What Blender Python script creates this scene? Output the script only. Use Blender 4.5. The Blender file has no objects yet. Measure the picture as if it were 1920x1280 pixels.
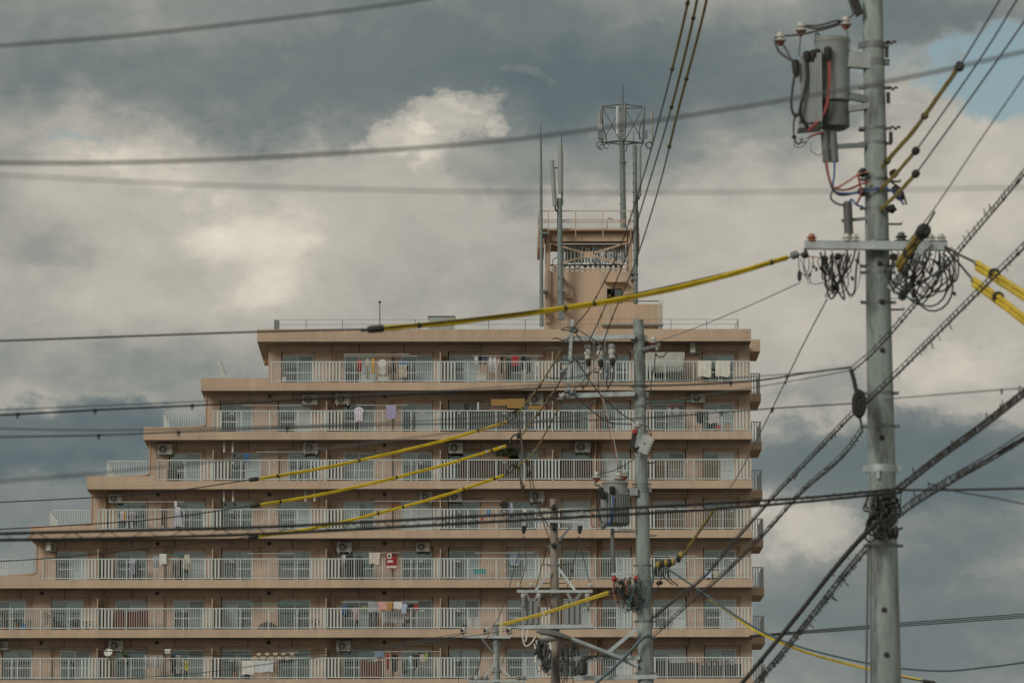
import bpy, math, random
from mathutils import Vector as V, Matrix

random.seed(7)
scene = bpy.context.scene
C = scene.collection

# ------------------------------------------------------------------ camera
FPX = 9600.0                      # focal length in pixels of the 1920 px wide photograph
CAM = V((0, 0, 1.6))
PITCH = math.atan(1320 / FPX)     # the horizon lies far below the frame
YAW = 60 / FPX
ROLL = 0.0020
_f = V((math.sin(YAW) * math.cos(PITCH), math.cos(YAW) * math.cos(PITCH), math.sin(PITCH)))
_r = V((math.cos(YAW), -math.sin(YAW), 0))
_u = _r.cross(_f)
RT = _r * math.cos(ROLL) - _u * math.sin(ROLL)
UP = _u * math.cos(ROLL) + _r * math.sin(ROLL)
FW = _f
cam_data = bpy.data.cameras.new('camera')
cam = bpy.data.objects.new('camera', cam_data)
C.objects.link(cam)
m = Matrix((RT, UP, -FW)).transposed().to_4x4()
m.translation = CAM
cam.matrix_world = m
cam_data.sensor_width = 36
cam_data.lens = 36 * FPX / 1920
cam_data.clip_start = 0.5
cam_data.clip_end = 20000
cam_data.dof.use_dof = True
cam_data.dof.focus_distance = 270
cam_data.dof.aperture_fstop = 6.6
scene.camera = cam

def ray(px, py):
    return FW + RT * ((px - 960) / FPX) - UP * ((py - 640) / FPX)
def P(px, py, Y):
    d = ray(px, py)
    return CAM + d * (Y / d.y)
def mpp(Y):                       # metres per photograph pixel at distance Y
    return Y * 1.01 / FPX

# ------------------------------------------------------------------ world: broken cloud over a physical sky
SUN_AZ, SUN_EL = math.radians(220), math.radians(29)     # behind the camera's left shoulder (azimuth from +Y, clockwise)
world = bpy.data.worlds.new('World')
scene.world = world
world.use_nodes = True
nt = world.node_tree
nt.nodes.clear()
NL = nt.links
def N(t, **kw):
    n = nt.nodes.new(t)
    for k, v in kw.items():
        setattr(n, k, v)
    return n
def math_(op, a, b=None, clamp=False):
    n = N('ShaderNodeMath', operation=op, use_clamp=clamp)
    for i, x in enumerate((a, b)):
        if x is None:
            continue
        if isinstance(x, (int, float)):
            n.inputs[i].default_value = x
        else:
            NL.new(x, n.inputs[i])
    return n.outputs[0]
tc = N('ShaderNodeTexCoord')
sep = N('ShaderNodeSeparateXYZ')
NL.new(tc.outputs['Generated'], sep.inputs[0])
az0 = math_('ARCTAN2', sep.outputs[0], sep.outputs[1])
el0 = math_('ARCSINE', sep.outputs[2])
def comb(a, b, c):
    n = N('ShaderNodeCombineXYZ')
    for i, x in enumerate((a, b, c)):
        if isinstance(x, (int, float)):
            n.inputs[i].default_value = x
        else:
            NL.new(x, n.inputs[i])
    return n.outputs[0]
def noise(vec, scale, detail, rough, dist=0.0):
    n = N('ShaderNodeTexNoise')
    n.noise_dimensions = '3D'
    NL.new(vec, n.inputs['Vector'])
    n.inputs['Scale'].default_value = scale
    n.inputs['Detail'].default_value = detail
    n.inputs['Roughness'].default_value = rough
    n.inputs['Distortion'].default_value = dist
    return n
# stretched direction, warped, so that the clouds lie in flat banks with ragged edges
flat = N('ShaderNodeVectorMath', operation='MULTIPLY')
NL.new(tc.outputs['Generated'], flat.inputs[0])
flat.inputs[1].default_value = (1, 1, 1.55)
warp = noise(flat.outputs[0], 26, 4, 0.55)
wsep = N('ShaderNodeSeparateXYZ')
NL.new(warp.outputs['Color'], wsep.inputs[0])
fine = noise(flat.outputs[0], 80, 9, 0.66)
fsep = N('ShaderNodeSeparateXYZ')
NL.new(fine.outputs['Color'], fsep.inputs[0])
def wob(base, k, amp, amp2):
    a = math_('MULTIPLY', math_('SUBTRACT', wsep.outputs[k], 0.5), amp)
    b = math_('MULTIPLY', math_('SUBTRACT', fsep.outputs[k], 0.5), amp2)
    return math_('ADD', base, math_('ADD', a, b))
az = wob(az0, 0, 0.040, 0.024)
el = wob(el0, 1, 0.024, 0.016)
def blob(px, py, rx, ry, soft=1.0):
    d = ray(px, py).normalized()
    a0, e0 = math.atan2(d.x, d.y), math.asin(d.z)
    x = math_('DIVIDE', math_('SUBTRACT', az, a0), rx / FPX)
    y = math_('DIVIDE', math_('SUBTRACT', el, e0), ry / FPX)
    q = math_('ADD', math_('MULTIPLY', x, x), math_('MULTIPLY', y, y))
    n = N('ShaderNodeMapRange', interpolation_type='SMOOTHSTEP')
    NL.new(q, n.inputs[0])
    n.inputs[1].default_value = 1.0 - soft
    n.inputs[2].default_value = 1.0
    n.inputs[3].default_value = 1.0
    n.inputs[4].default_value = 0.0
    return n.outputs[0]
big = noise(flat.outputs[0], 13, 9, 0.56, 0.35)
mid = noise(flat.outputs[0], 42, 8, 0.60, 0.2)
t = math_('ADD', math_('MULTIPLY', math_('SUBTRACT', big.outputs[0], 0.5), 0.52),
          math_('MULTIPLY', math_('SUBTRACT', mid.outputs[0], 0.5), 0.46))
t = math_('ADD', t, math_('MULTIPLY', math_('SUBTRACT', fine.outputs[0], 0.5), 0.16))
t = math_('ADD', t, 0.58)
CLOUDS = [  # px, py, rx, ry, weight, softness: the banks and gaps that this sky shows
    (600, 90, 1500, 230, -0.26, 1.0), (760, 165, 800, 120, -0.16, 1.0), (1280, 190, 420, 210, -0.24, 1.0),
    (1760, 10, 300, 110, -0.20, 1.0), (60, 230, 230, 70, 0.06, 1.0), (150, 20, 400, 70, 0.08, 1.0),
    (890, 205, 85, 34, 0.36, 1.0), (825, 238, 85, 44, 0.34, 1.0), (755, 278, 95, 40, 0.26, 1.0), (985, 138, 55, 20, 0.24, 1.0),
    (230, 325, 280, 55, 0.09, 1.0), (330, 480, 420, 170, 0.08, 1.0), (100, 300, 170, 50, -0.08, 1.0), (400, 470, 700, 220, 0.06, 1.0), (470, 460, 170, 110, 0.17, 1.0), (330, 330, 120, 40, 0.10, 1.0),
    (950, 330, 150, 90, -0.16, 1.0), (1150, 330, 200, 70, -0.06, 1.0), (60, 460, 130, 60, -0.08, 1.0),
    (1790, 330, 280, 230, 0.20, 1.0), (1450, 400, 300, 150, 0.09, 1.0), (1400, 560, 420, 130, 0.05, 1.0),
    (60, 840, 480, 95, -0.50, 1.0), (60, 970, 400, 130, -0.26, 1.0), (150, 690, 300, 60, -0.08, 1.0),
    (1690, 860, 520, 125, -0.52, 1.0), (1480, 1000, 110, 80, 0.14, 1.0), (1800, 660, 200, 60, 0.14, 1.0),
    (1540, 715, 200, 40, -0.14, 1.0), (1780, 990, 330, 90, -0.26, 1.0), (1700, 1180, 700, 170, -0.32, 1.0),
]
for px, py, rx, ry, w, s in CLOUDS:
    t = math_('ADD', t, math_('MULTIPLY', blob(px, py, rx, ry, s), w))
ramp = N('ShaderNodeValToRGB')
NL.new(math_('ADD', t, 0.0, clamp=True), ramp.inputs[0])
el_ = ramp.color_ramp.elements
el_[0].position = 0.0
el_[0].color = (0.115, 0.148, 0.160, 1)
el_[1].position = 1.0
el_[1].color = (0.80, 0.745, 0.635, 1)
for pos, col in ((0.28, (0.168, 0.200, 0.198, 1)), (0.45, (0.262, 0.275, 0.255, 1)), (0.62, (0.415, 0.398, 0.352, 1)), (0.80, (0.535, 0.500, 0.430, 1))):
    e = ramp.color_ramp.elements.new(pos)
    e.color = col
sky = N('ShaderNodeTexSky', sky_type='NISHITA')
sky.sun_disc = False
sky.sun_elevation = SUN_EL
sky.sun_rotation = SUN_AZ
sky.air_density = 1.0
sky.dust_density = 0.4
sky.ozone_density = 2.0
skym = N('ShaderNodeVectorMath', operation='MULTIPLY')
NL.new(sky.outputs[0], skym.inputs[0])
skym.inputs[1].default_value = (0.088, 0.078, 0.060)
hole = math_('ADD', math_('MULTIPLY', blob(1880, 155, 150, 95, 0.9), 1.3), math_('MULTIPLY', blob(185, 299, 60, 16, 1.0), 0.45), clamp=True)
hole = math_('ADD', hole, math_('MULTIPLY', blob(1690, 120, 90, 40, 1.0), 0.35), clamp=True)
mixc = N('ShaderNodeMix', data_type='RGBA')
NL.new(hole, mixc.inputs['Factor'])
NL.new(ramp.outputs[0], mixc.inputs['A'])
NL.new(skym.outputs[0], mixc.inputs['B'])
bg = N('ShaderNodeBackground')
NL.new(mixc.outputs['Result'], bg.inputs[0])
bg.inputs[1].default_value = 1.0
wo = N('ShaderNodeOutputWorld')
NL.new(bg.outputs[0], wo.inputs[0])
world.cycles.sampling_method = 'AUTOMATIC'

sun_d = bpy.data.lights.new('sun', 'SUN')
sun_d.energy = 1.5
sun_d.angle = math.radians(22)
sun_d.color = (1.0, 0.94, 0.85)
sun = bpy.data.objects.new('sun', sun_d)
C.objects.link(sun)
sd = V((math.sin(SUN_AZ) * math.cos(SUN_EL), math.cos(SUN_AZ) * math.cos(SUN_EL), math.sin(SUN_EL)))
sun.rotation_euler = sd.to_track_quat('Z', 'Y').to_euler()
sun.location = (0, 0, 120)

vs = scene.view_settings
vs.view_transform = 'Standard'
vs.look = 'None'
vs.exposure = 0.0
vs.gamma = 1.0
vs.use_curve_mapping = False
scene.render.film_transparent = False
cy = scene.cycles
cy.use_denoising = True
cy.max_bounces = 5
cy.diffuse_bounces = 3
cy.glossy_bounces = 2
cy.transmission_bounces = 2
cy.transparent_max_bounces = 8
cy.caustics_reflective = False
cy.caustics_refractive = False

# ------------------------------------------------------------------ materials
_M = {}
def mat(name, col, rough=0.6, metal=0.0, var=0.0, scale=2.0, stretch=(1, 1, 1), fine=0.0, bump=0.0, dark=None, spec=0.5, stain=0.0, stain_map=(1, 1, 0.3), stain_scale=1.0):
    """Principled material; var = strength of a blotchy colour variation, fine = strength of fine grain."""
    if name in _M:
        return _M[name]
    mt = bpy.data.materials.new(name)
    mt.use_nodes = True
    n = mt.node_tree.nodes
    l = mt.node_tree.links
    b = n['Principled BSDF']
    b.inputs['Roughness'].default_value = rough
    b.inputs['Metallic'].default_value = metal
    b.inputs['Specular IOR Level'].default_value = spec
    b.inputs['Base Color'].default_value = (*col, 1)
    if var or fine or bump:
        g = n.new('ShaderNodeNewGeometry')
        mp = n.new('ShaderNodeMapping')
        mp.inputs['Scale'].default_value = stretch
        l.new(g.outputs['Position'], mp.inputs[0])
        t1 = n.new('ShaderNodeTexNoise')
        t1.inputs['Scale'].default_value = scale
        t1.inputs['Detail'].default_value = 7
        t1.inputs['Roughness'].default_value = 0.62
        l.new(mp.outputs[0], t1.inputs['Vector'])
        t2 = n.new('ShaderNodeTexNoise')
        t2.inputs['Scale'].default_value = scale * 14
        t2.inputs['Detail'].default_value = 3
        l.new(g.outputs['Position'], t2.inputs['Vector'])
        rp = n.new('ShaderNodeValToRGB')
        d = dark or tuple(c * (1 - var) for c in col)
        rp.color_ramp.elements[0].position = 0.30
        rp.color_ramp.elements[0].color = (*d, 1)
        rp.color_ramp.elements[1].position = 0.62
        rp.color_ramp.elements[1].color = (*[min(1, c * (1 + var * 0.25)) for c in col], 1)
        l.new(t1.outputs[0], rp.inputs[0])
        mr = n.new('ShaderNodeMapRange')
        mr.inputs[1].default_value = 0.3
        mr.inputs[2].default_value = 0.7
        mr.inputs[3].default_value = 1 - fine
        mr.inputs[4].default_value = 1 + fine
        l.new(t2.outputs[0], mr.inputs[0])
        mx = n.new('ShaderNodeVectorMath')
        mx.operation = 'SCALE'
        l.new(rp.outputs[0], mx.inputs[0])
        l.new(mr.outputs[0], mx.inputs['Scale'])
        last = mx.outputs[0]
        if stain:
            mp2 = n.new('ShaderNodeMapping')
            mp2.inputs['Scale'].default_value = stain_map
            mp2.inputs['Location'].default_value = (3.7, 1.3, 8.1)
            l.new(g.outputs['Position'], mp2.inputs[0])
            t3 = n.new('ShaderNodeTexNoise')
            t3.inputs['Scale'].default_value = stain_scale
            t3.inputs['Detail'].default_value = 6
            t3.inputs['Roughness'].default_value = 0.7
            l.new(mp2.outputs[0], t3.inputs['Vector'])
            m3 = n.new('ShaderNodeMapRange')
            m3.inputs[1].default_value = 0.46
            m3.inputs[2].default_value = 0.66
            m3.inputs[3].default_value = 1.0
            m3.inputs[4].default_value = 1.0 - stain
            l.new(t3.outputs[0], m3.inputs[0])
            mx2 = n.new('ShaderNodeVectorMath')
            mx2.operation = 'SCALE'
            l.new(last, mx2.inputs[0])
            l.new(m3.outputs[0], mx2.inputs['Scale'])
            last = mx2.outputs[0]
        l.new(last, b.inputs['Base Color'])
        if bump:
            bp = n.new('ShaderNodeBump')
            bp.inputs['Strength'].default_value = bump
            bp.inputs['Distance'].default_value = 0.02
            l.new(t2.outputs[0], bp.inputs['Height'])
            l.new(bp.outputs[0], b.inputs['Normal'])
    _M[name] = mt
    return mt
def srgb(r, g, b):
    f = lambda c: (c / 255 / 12.92) if c / 255 <= 0.04045 else ((c / 255 + 0.055) / 1.055) ** 2.4
    return (f(r), f(g), f(b))
def cloth(r, g, b):
    return mat('cloth_%d_%d_%d' % (r, g, b), srgb(r, g, b), 0.9, var=0.18, scale=5, fine=0.06)

TAN = mat('tan_painted_concrete', (0.555, 0.42, 0.305), 0.85, var=0.14, scale=0.55, stretch=(1, 1, 0.35), fine=0.05, stain=0.13, stain_map=(1.7, 1.7, 0.22), stain_scale=1.0)
TAN2 = mat('tan_wall_paint', (0.57, 0.43, 0.328), 0.85, var=0.16, scale=0.7, stretch=(1, 1, 0.4), fine=0.06, stain=0.20, stain_map=(1.3, 1.3, 0.5), stain_scale=1.0)
SOFFIT_SHADE = mat('shade_grey_soffit', (0.27, 0.235, 0.195), 0.9, var=0.25, scale=0.6, fine=0.05)  # grey ceiling tone, darkened to put recess shade into the colour
TANPIPE = mat('tan_pipe_paint', (0.46, 0.30, 0.19), 0.6, var=0.15, scale=3)
BROWNPIPE = mat('rust_brown_pipe', (0.30, 0.15, 0.08), 0.6, var=0.2, scale=3)
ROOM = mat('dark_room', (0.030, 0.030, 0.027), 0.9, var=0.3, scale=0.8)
ALU = mat('white_aluminium', (0.57, 0.63, 0.61), 0.45, 0.0, var=0.08, scale=2)
ALUF = mat('window_aluminium', (0.60, 0.66, 0.65), 0.4, 0.1, var=0.1, scale=2)
DARKLINE = mat('dark_iron', (0.035, 0.032, 0.028), 0.6)
STEEL = mat('galvanised_steel', (0.50, 0.56, 0.57), 0.5, 0.25, var=0.25, scale=6, fine=0.06)
STEELD = mat('weathered_steel', (0.20, 0.225, 0.225), 0.55, 0.25, var=0.35, scale=8, fine=0.08)
MAST = mat('mast_grey_green', (0.19, 0.235, 0.225), 0.55, 0.1, var=0.2, scale=2, fine=0.05)
PANELGREY = mat('antenna_grey', (0.30, 0.33, 0.31), 0.5, var=0.1, scale=2)
PANELWHITE = mat('antenna_white', (0.52, 0.55, 0.53), 0.5, var=0.1, scale=2)
CONC = mat('pole_concrete', (0.335, 0.39, 0.37), 0.85, var=0.45, scale=5.5, stretch=(1, 1, 0.16), fine=0.14, bump=0.3, stain=0.55, stain_map=(4.5, 4.5, 0.9), stain_scale=1.6)
CONCB = mat('old_brown_pole_concrete', (0.30, 0.265, 0.22), 0.9, var=0.45, scale=4.2, stretch=(1, 1, 0.25), fine=0.08, bump=0.25, stain=0.4, stain_map=(3, 3, 0.7), stain_scale=1.5)
CABLE = mat('black_cable', (0.030, 0.028, 0.024), 0.55, var=0.2, scale=9)
CABLEG = mat('grey_cable', (0.10, 0.105, 0.10), 0.5, var=0.2, scale=9)
BLACK = mat('black_rubber', (0.026, 0.025, 0.021), 0.6, var=0.2, scale=12)
YEL = mat('yellow_sleeve', (0.74, 0.54, 0.014), 0.5, var=0.24, scale=3.2, fine=0.08, stain=0.18, stain_map=(1, 1, 1), stain_scale=4)
YELD = mat('faded_yellow_sleeve', (0.34, 0.26, 0.055), 0.6, var=0.35, scale=7, fine=0.1)
TANK = mat('transformer_grey', (0.38, 0.43, 0.425), 0.5, 0.1, var=0.25, scale=5, stretch=(1, 1, 0.4), fine=0.07, stain=0.22, stain_map=(3, 3, 0.5), stain_scale=2)
TANKL = mat('transformer_pale_grey', (0.27, 0.295, 0.285), 0.5, 0.05, var=0.2, scale=5, stretch=(1, 1, 0.4), fine=0.05)
PORC = mat('white_porcelain', (0.54, 0.53, 0.48), 0.25, var=0.12, scale=20)
PORCB = mat('brown_porcelain', (0.32, 0.10, 0.04), 0.3, var=0.2, scale=20)
ACW = mat('air_conditioner_cream', (0.50, 0.485, 0.42), 0.5, var=0.14, scale=4, fine=0.04)
ACD = mat('fan_shadow_grey', (0.055, 0.058, 0.052), 0.6)
REED = mat('brown_reed_screen', (0.10, 0.062, 0.040), 0.9, var=0.4, scale=6, stretch=(6, 1, 0.5), fine=0.1)
BAMBOO = mat('bamboo_blind', (0.40, 0.24, 0.075), 0.8, var=0.25, scale=5, stretch=(0.5, 1, 8), fine=0.08)
MESHG = mat('grey_mesh_screen', (0.105, 0.108, 0.105), 0.9, var=0.25, scale=4, fine=0.05)
LEAF = mat('leaf_green', (0.050, 0.070, 0.025), 0.7, var=0.4, scale=10)
LEAFP = mat('pale_leaf_green', (0.16, 0.17, 0.05), 0.7, var=0.4, scale=10)
POT = mat('terracotta_pot', (0.28, 0.085, 0.045), 0.8, var=0.2, scale=10)
REDP = mat('red_plastic', (0.45, 0.035, 0.03), 0.4)
REDW = mat('red_cable', (0.30, 0.07, 0.06), 0.5)
ORANGEW = mat('salmon_cable', (0.45, 0.17, 0.11), 0.5)
BLUEW = mat('blue_cable', (0.03, 0.09, 0.30), 0.5)
TEALW = mat('teal_cable', (0.05, 0.10, 0.115), 0.5)
BLUEP = mat('blue_plastic', (0.05, 0.22, 0.48), 0.4)
TEALP = mat('teal_plastic', (0.03, 0.36, 0.34), 0.4)
WHITEP = mat('white_plastic', (0.66, 0.66, 0.61), 0.45, var=0.08, scale=8)
TANKW = mat('water_tank_white', (0.55, 0.60, 0.59), 0.45, var=0.1, scale=3)
GLASSW = mat('frosted_panel', (0.36, 0.42, 0.40), 0.4, var=0.1, scale=3)

def glass():
    mt = bpy.data.materials.new('window_glass')
    mt.use_nodes = True
    n = mt.node_tree.nodes
    l = mt.node_tree.links
    n.clear()
    o = n.new('ShaderNodeOutputMaterial')
    mx = n.new('ShaderNodeMixShader')
    tr = n.new('ShaderNodeBsdfTransparent')
    tr.inputs[0].default_value = (0.86, 0.94, 0.93, 1)
    gl = n.new('ShaderNodeBsdfGlossy')
    gl.inputs['Roughness'].default_value = 0.03
    gl.inputs['Color'].default_value = (0.85, 0.93, 0.93, 1)
    fr = n.new('ShaderNodeFresnel')
    fr.inputs[0].default_value = 1.6
    ad = n.new('ShaderNodeMath')
    ad.operation = 'MULTIPLY_ADD'
    ad.inputs[1].default_value = 1.0
    ad.inputs[2].default_value = 0.07
    l.new(fr.outputs[0], ad.inputs[0])
    l.new(ad.outputs[0], mx.inputs[0])
    l.new(tr.outputs[0], mx.inputs[1])
    l.new(gl.outputs[0], mx.inputs[2])
    l.new(mx.outputs[0], o.inputs[0])
    return mt
GLASS = glass()
FROST = [mat('frosted_glass_%d' % i, c, 0.22, var=0.10, scale=1.5, spec=0.6) for i, c in enumerate(((0.44, 0.55, 0.57), (0.24, 0.30, 0.31), (0.56, 0.65, 0.66), (0.34, 0.43, 0.47)))]
CURT = [mat('curtain_%d' % i, c, 0.9, var=0.12, scale=4) for i, c in enumerate((
    (0.66, 0.76, 0.73), (0.78, 0.84, 0.80), (0.50, 0.58, 0.55), (0.72, 0.74, 0.66), (0.62, 0.70, 0.74)))]

# ------------------------------------------------------------------ mesh helpers
WO = {}
class MB:
    def __init__(s):
        s.v = []
        s.f = []
    def box(s, x0, x1, y0, y1, z0, z1):
        b = len(s.v)
        s.v += [V((x, y, z)) for z in (z0, z1) for y in (y0, y1) for x in (x0, x1)]
        s.f += [tuple(b + i for i in q) for q in ((0, 2, 3, 1), (4, 5, 7, 6), (0, 1, 5, 4), (2, 6, 7, 3), (0, 4, 6, 2), (1, 3, 7, 5))]
        return s
    def obox(s, c, ax, ay, az):
        b = len(s.v)
        s.v += [c + ax * i + ay * j + az * k for k in (-1, 1) for j in (-1, 1) for i in (-1, 1)]
        s.f += [tuple(b + i for i in q) for q in ((0, 2, 3, 1), (4, 5, 7, 6), (0, 1, 5, 4), (2, 6, 7, 3), (0, 4, 6, 2), (1, 3, 7, 5))]
        return s
    def bar(s, p, q, w, h, up=V((0, 1, 0))):
        d = (q - p)
        a = d.normalized()
        sx = a.cross(up)
        if sx.length < 1e-4:
            sx = a.cross(V((1, 0, 0)))
        sx.normalize()
        sy = sx.cross(a)
        return s.obox((p + q) / 2, sx * (w / 2), sy * (h / 2), d / 2)
    def tube(s, pts, r, n=6, caps=True):
        k = len(pts)
        rs = r if isinstance(r, (list, tuple)) else [r] * k
        prev = None
        b = len(s.v)
        for i in range(k):
            a = (pts[min(i + 1, k - 1)] - pts[max(i - 1, 0)])
            a = a.normalized() if a.length > 1e-9 else V((0, 0, 1))
            if prev is None:
                x = a.cross(V((0, 0, 1)))
                if x.length < 1e-3:
                    x = a.cross(V((1, 0, 0)))
            else:
                x = prev - a * prev.dot(a)
                if x.length < 1e-6:
                    x = a.cross(V((1, 0.3, 0)))
            x.normalize()
            prev = x
            y = a.cross(x)
            for j in range(n):
                t = 2 * math.pi * j / n
                s.v.append(pts[i] + (x * math.cos(t) + y * math.sin(t)) * rs[i])
        for i in range(k - 1):
            for j in range(n):
                j2 = (j + 1) % n
                s.f.append((b + i * n + j, b + i * n + j2, b + (i + 1) * n + j2, b + (i + 1) * n + j))
        if caps:
            s.f.append(tuple(b + j for j in reversed(range(n))))
            s.f.append(tuple(b + (k - 1) * n + j for j in range(n)))
        return s
    def lathe(s, c, axis, prof, n=16):
        """prof: list of (distance along axis, radius)"""
        axis = axis.normalized()
        x = axis.cross(V((0, 1, 0)))
        if x.length < 1e-3:
            x = axis.cross(V((1, 0, 0)))
        x.normalize()
        y = axis.cross(x)
        b = len(s.v)
        for h, r in prof:
            for j in range(n):
                t = 2 * math.pi * j / n
                s.v.append(c + axis * h + (x * math.cos(t) + y * math.sin(t)) * max(r, 1e-4))
        for i in range(len(prof) - 1):
            for j in range(n):
                j2 = (j + 1) % n
                s.f.append((b + i * n + j, b + i * n + j2, b + (i + 1) * n + j2, b + (i + 1) * n + j))
        s.f.append(tuple(b + j for j in reversed(range(n))))
        s.f.append(tuple(b + (len(prof) - 1) * n + j for j in range(n)))
        return s
    def ball(s, c, rx, ry, rz, n=12, k=8, wob=0.0):
        prof = []
        b = len(s.v)
        for i in range(k + 1):
            a = math.pi * i / k
            for j in range(n):
                t = 2 * math.pi * j / n
                w = 1 + wob * (random.random() - 0.5)
                s.v.append(c + V((rx * math.sin(a) * math.cos(t) * w, ry * math.sin(a) * math.sin(t) * w, -rz * math.cos(a) * w)))
        for i in range(k):
            for j in range(n):
                j2 = (j + 1) % n
                s.f.append((b + i * n + j, b + i * n + j2, b + (i + 1) * n + j2, b + (i + 1) * n + j))
        return s
    def build(s, name, material, parent=None, smooth=False, angle=40):
        me = bpy.data.meshes.new(name)
        if parent is not None:
            o0 = WO[parent]
        else:
            o0 = V(((min(v.x for v in s.v) + max(v.x for v in s.v)) / 2, (min(v.y for v in s.v) + max(v.y for v in s.v)) / 2, min(v.z for v in s.v)))
        me.from_pydata([tuple(v - o0) for v in s.v], [], s.f)
        me.materials.append(material)
        if smooth:
            me.polygons.foreach_set('use_smooth', [True] * len(me.polygons))
            me.set_sharp_from_angle(angle=math.radians(angle))
        me.update()
        o = bpy.data.objects.new(name, me)
        C.objects.link(o)
        WO[o] = o0.copy()
        if parent is not None:
            o.parent = parent
        else:
            o.location = o0
        return o
def thing(name, label, cat, loc, group=None):
    o = bpy.data.objects.new(name, None)
    o.empty_display_size = 0.3
    C.objects.link(o)
    o.location = loc
    WO[o] = V(loc)
    tag(o, label, cat, group)
    return o
def tag(o, label, cat, group=None):
    o['label'] = label
    o['category'] = cat
    if group:
        o['group'] = group
    return o
def structure(o):
    o['kind'] = 'structure'
    return o
def stuff(o):
    o['kind'] = 'stuff'
    return o
def copy_tree(o, parent=None, delta=V((0, 0, 0))):
    c = o.copy()
    C.objects.link(c)
    c.parent = parent
    WO[c] = WO[o] + delta
    if parent is None:
        c.location = o.location + delta
    for ch in o.children:
        copy_tree(ch, c, delta)
    return c
def smooth_pts(pts, k=8):
    """Catmull-Rom through the points."""
    if len(pts) < 3:
        return [pts[0].lerp(pts[1], i / k) for i in range(k + 1)]
    out = []
    q = [pts[0] * 2 - pts[1]] + list(pts) + [pts[-1] * 2 - pts[-2]]
    for i in range(1, len(q) - 2):
        a, b, c, d = q[i - 1], q[i], q[i + 1], q[i + 2]
        for j in range(k):
            u = j / k
            out.append(0.5 * ((2 * b) + (c - a) * u + (2 * a - 5 * b + 4 * c - d) * u * u + (3 * b - a - 3 * c + d) * u ** 3))
    out.append(pts[-1].copy())
    return out

# ------------------------------------------------------------------ ground
gm = mat('ground_asphalt', (0.15, 0.145, 0.13), 0.9, var=0.3, scale=0.15, fine=0.1)
structure(MB().box(-1500, 1500, -600, 2400, -0.5, 0.0).build('ground', gm))

# ------------------------------------------------------------------ apartment building
F = 290.0                              # distance of the balcony fronts
DW = 1.45                              # balcony depth
YW = F + DW                            # front of pillars and beams
YR = YW + 0.20                         # recessed wall panels and windows
def X(px, dy=0.0, py=960):
    return P(px, py, F + dy).x
def Z(py, dy=0.0, px=900):
    return P(px, py, F + dy).z
NROW = 7
SB0 = Z(639.6)
STO = (SB0 - Z(639.6 + 92.35 * 6)) / 6
SB = [SB0 - STO * i for i in range(NROW + 2)]
FH = 0.46
SLAB_L = [482, 375, 268, 162, 56, -50, -156, -262]
RAIL_L = [507, 397, 293, 183, 80, -25, -130]
WALL_L = [502, 388, 283, 175, 72, -33, -140]
XR = X(1411)
BACK = F + 10.5
apt = thing('apartment_building', 'stepped tan apartment block with white balcony railings behind the wires', 'building', (X(900), F + 5, 0))

zr = Z(617)
mb = MB().box(X(482, py=630), XR, F, BACK, SB[0], zr - 0.24)
mb.box(X(482, py=630), XR, F + 0.012, F + 0.35, zr - 0.235, zr)          # parapet above a shadow groove
mb.box(X(482, py=630), X(482, py=630) + 0.3, F + 0.35, F + 6.4, zr - 0.235, zr)
mb.build('roof_slab', TAN, apt)
MB().box(X(482, py=630) + 0.05, XR - 0.05, F + 0.16, YW + 6, SB[0] - 0.012, SB[0] - 0.004).build('soffit_shade_plate', SOFFIT_SHADE, apt)  # added dark plate, its colour deepens the shade under the roof slab
for i in range(1, NROW + 1):
    xl = X(SLAB_L[i])
    b = SB[i]
    mb = MB().box(xl, XR, F, BACK if i else BACK, b, b + FH)
    mb.build('balcony_slab', TAN, apt)
    MB().box(xl + 0.05, XR - 0.05, F + 0.16, YW + 6, b - 0.012, b - 0.004).build('soffit_shade_plate', SOFFIT_SHADE, apt)  # same added plate: balcony shade carried by its darker colour
    xe = X(RAIL_L[i - 1]) - 0.06
    mb = MB().box(xl, xe, F + 0.004, F + 0.2, b + FH, b + FH + 0.27)
    mb.box(xl, xl + 0.2, F + 0.2, F + 8, b + FH, b + FH + 0.27)
    mb.build('terrace_parapet', TAN, apt)
    # shadow groove drawn as a real thin drip strip along the fascia
    MB().box(xl + 0.02, xe, F - 0.012, F - 0.001, b + 0.16, b + 0.185).build('drip_strip', TAN2, apt)
MB().box(X(482, py=630) + 0.02, XR - 0.02, F - 0.012, F - 0.001, SB[0] + 0.17, SB[0] + 0.195).build('drip_strip', TAN2, apt)
MB().box(X(-262), XR - 0.3, YW, BACK, 0, SB[NROW]).build('lower_wall', TAN2, apt)
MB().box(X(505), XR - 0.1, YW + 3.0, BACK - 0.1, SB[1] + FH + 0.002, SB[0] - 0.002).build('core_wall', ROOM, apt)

# recess (x0, x1) and window (x0, x1) in photograph pixels
BAYS = [(-119, -43, -101, -43), (-13, 64, -9, 50), (97, 172, 98, 157.5), (200, 277, 218, 276), (308, 385.5, 326, 385), (415, 492, 417, 474), (522, 600, 522.5, 583),
        (627, 703.5, 644, 703), (734, 812, 752, 811), (840, 903, 842, 899), (949, 1024, 949.6, 1010), (1053, 1110, 1054, 1106),
        (1127, 1184, 1128, 1182), (1222, 1287, 1224, 1285), (1318, 1387, 1319.5, 1378.6)]
def bays(row):
    own = {0: [(526, 590, 528, 588)], 1: [(411, 475, 413, 473), (520, 598, 522, 583)],
           2: [(316, 386, 318, 377), (413, 491, 432, 489), (521, 600, 540, 599)],
           4: [(105, 172, 107, 164)], 6: [(6, 65, 8, 63), (98, 174, 115, 172)]}.get(row, [])
    lim = max([o[1] for o in own], default=-1e9)
    return own + [b for b in BAYS if b[0] > max(lim, WALL_L[row] + 4)]
VENTS = [80, 296, 505, 721]
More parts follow.
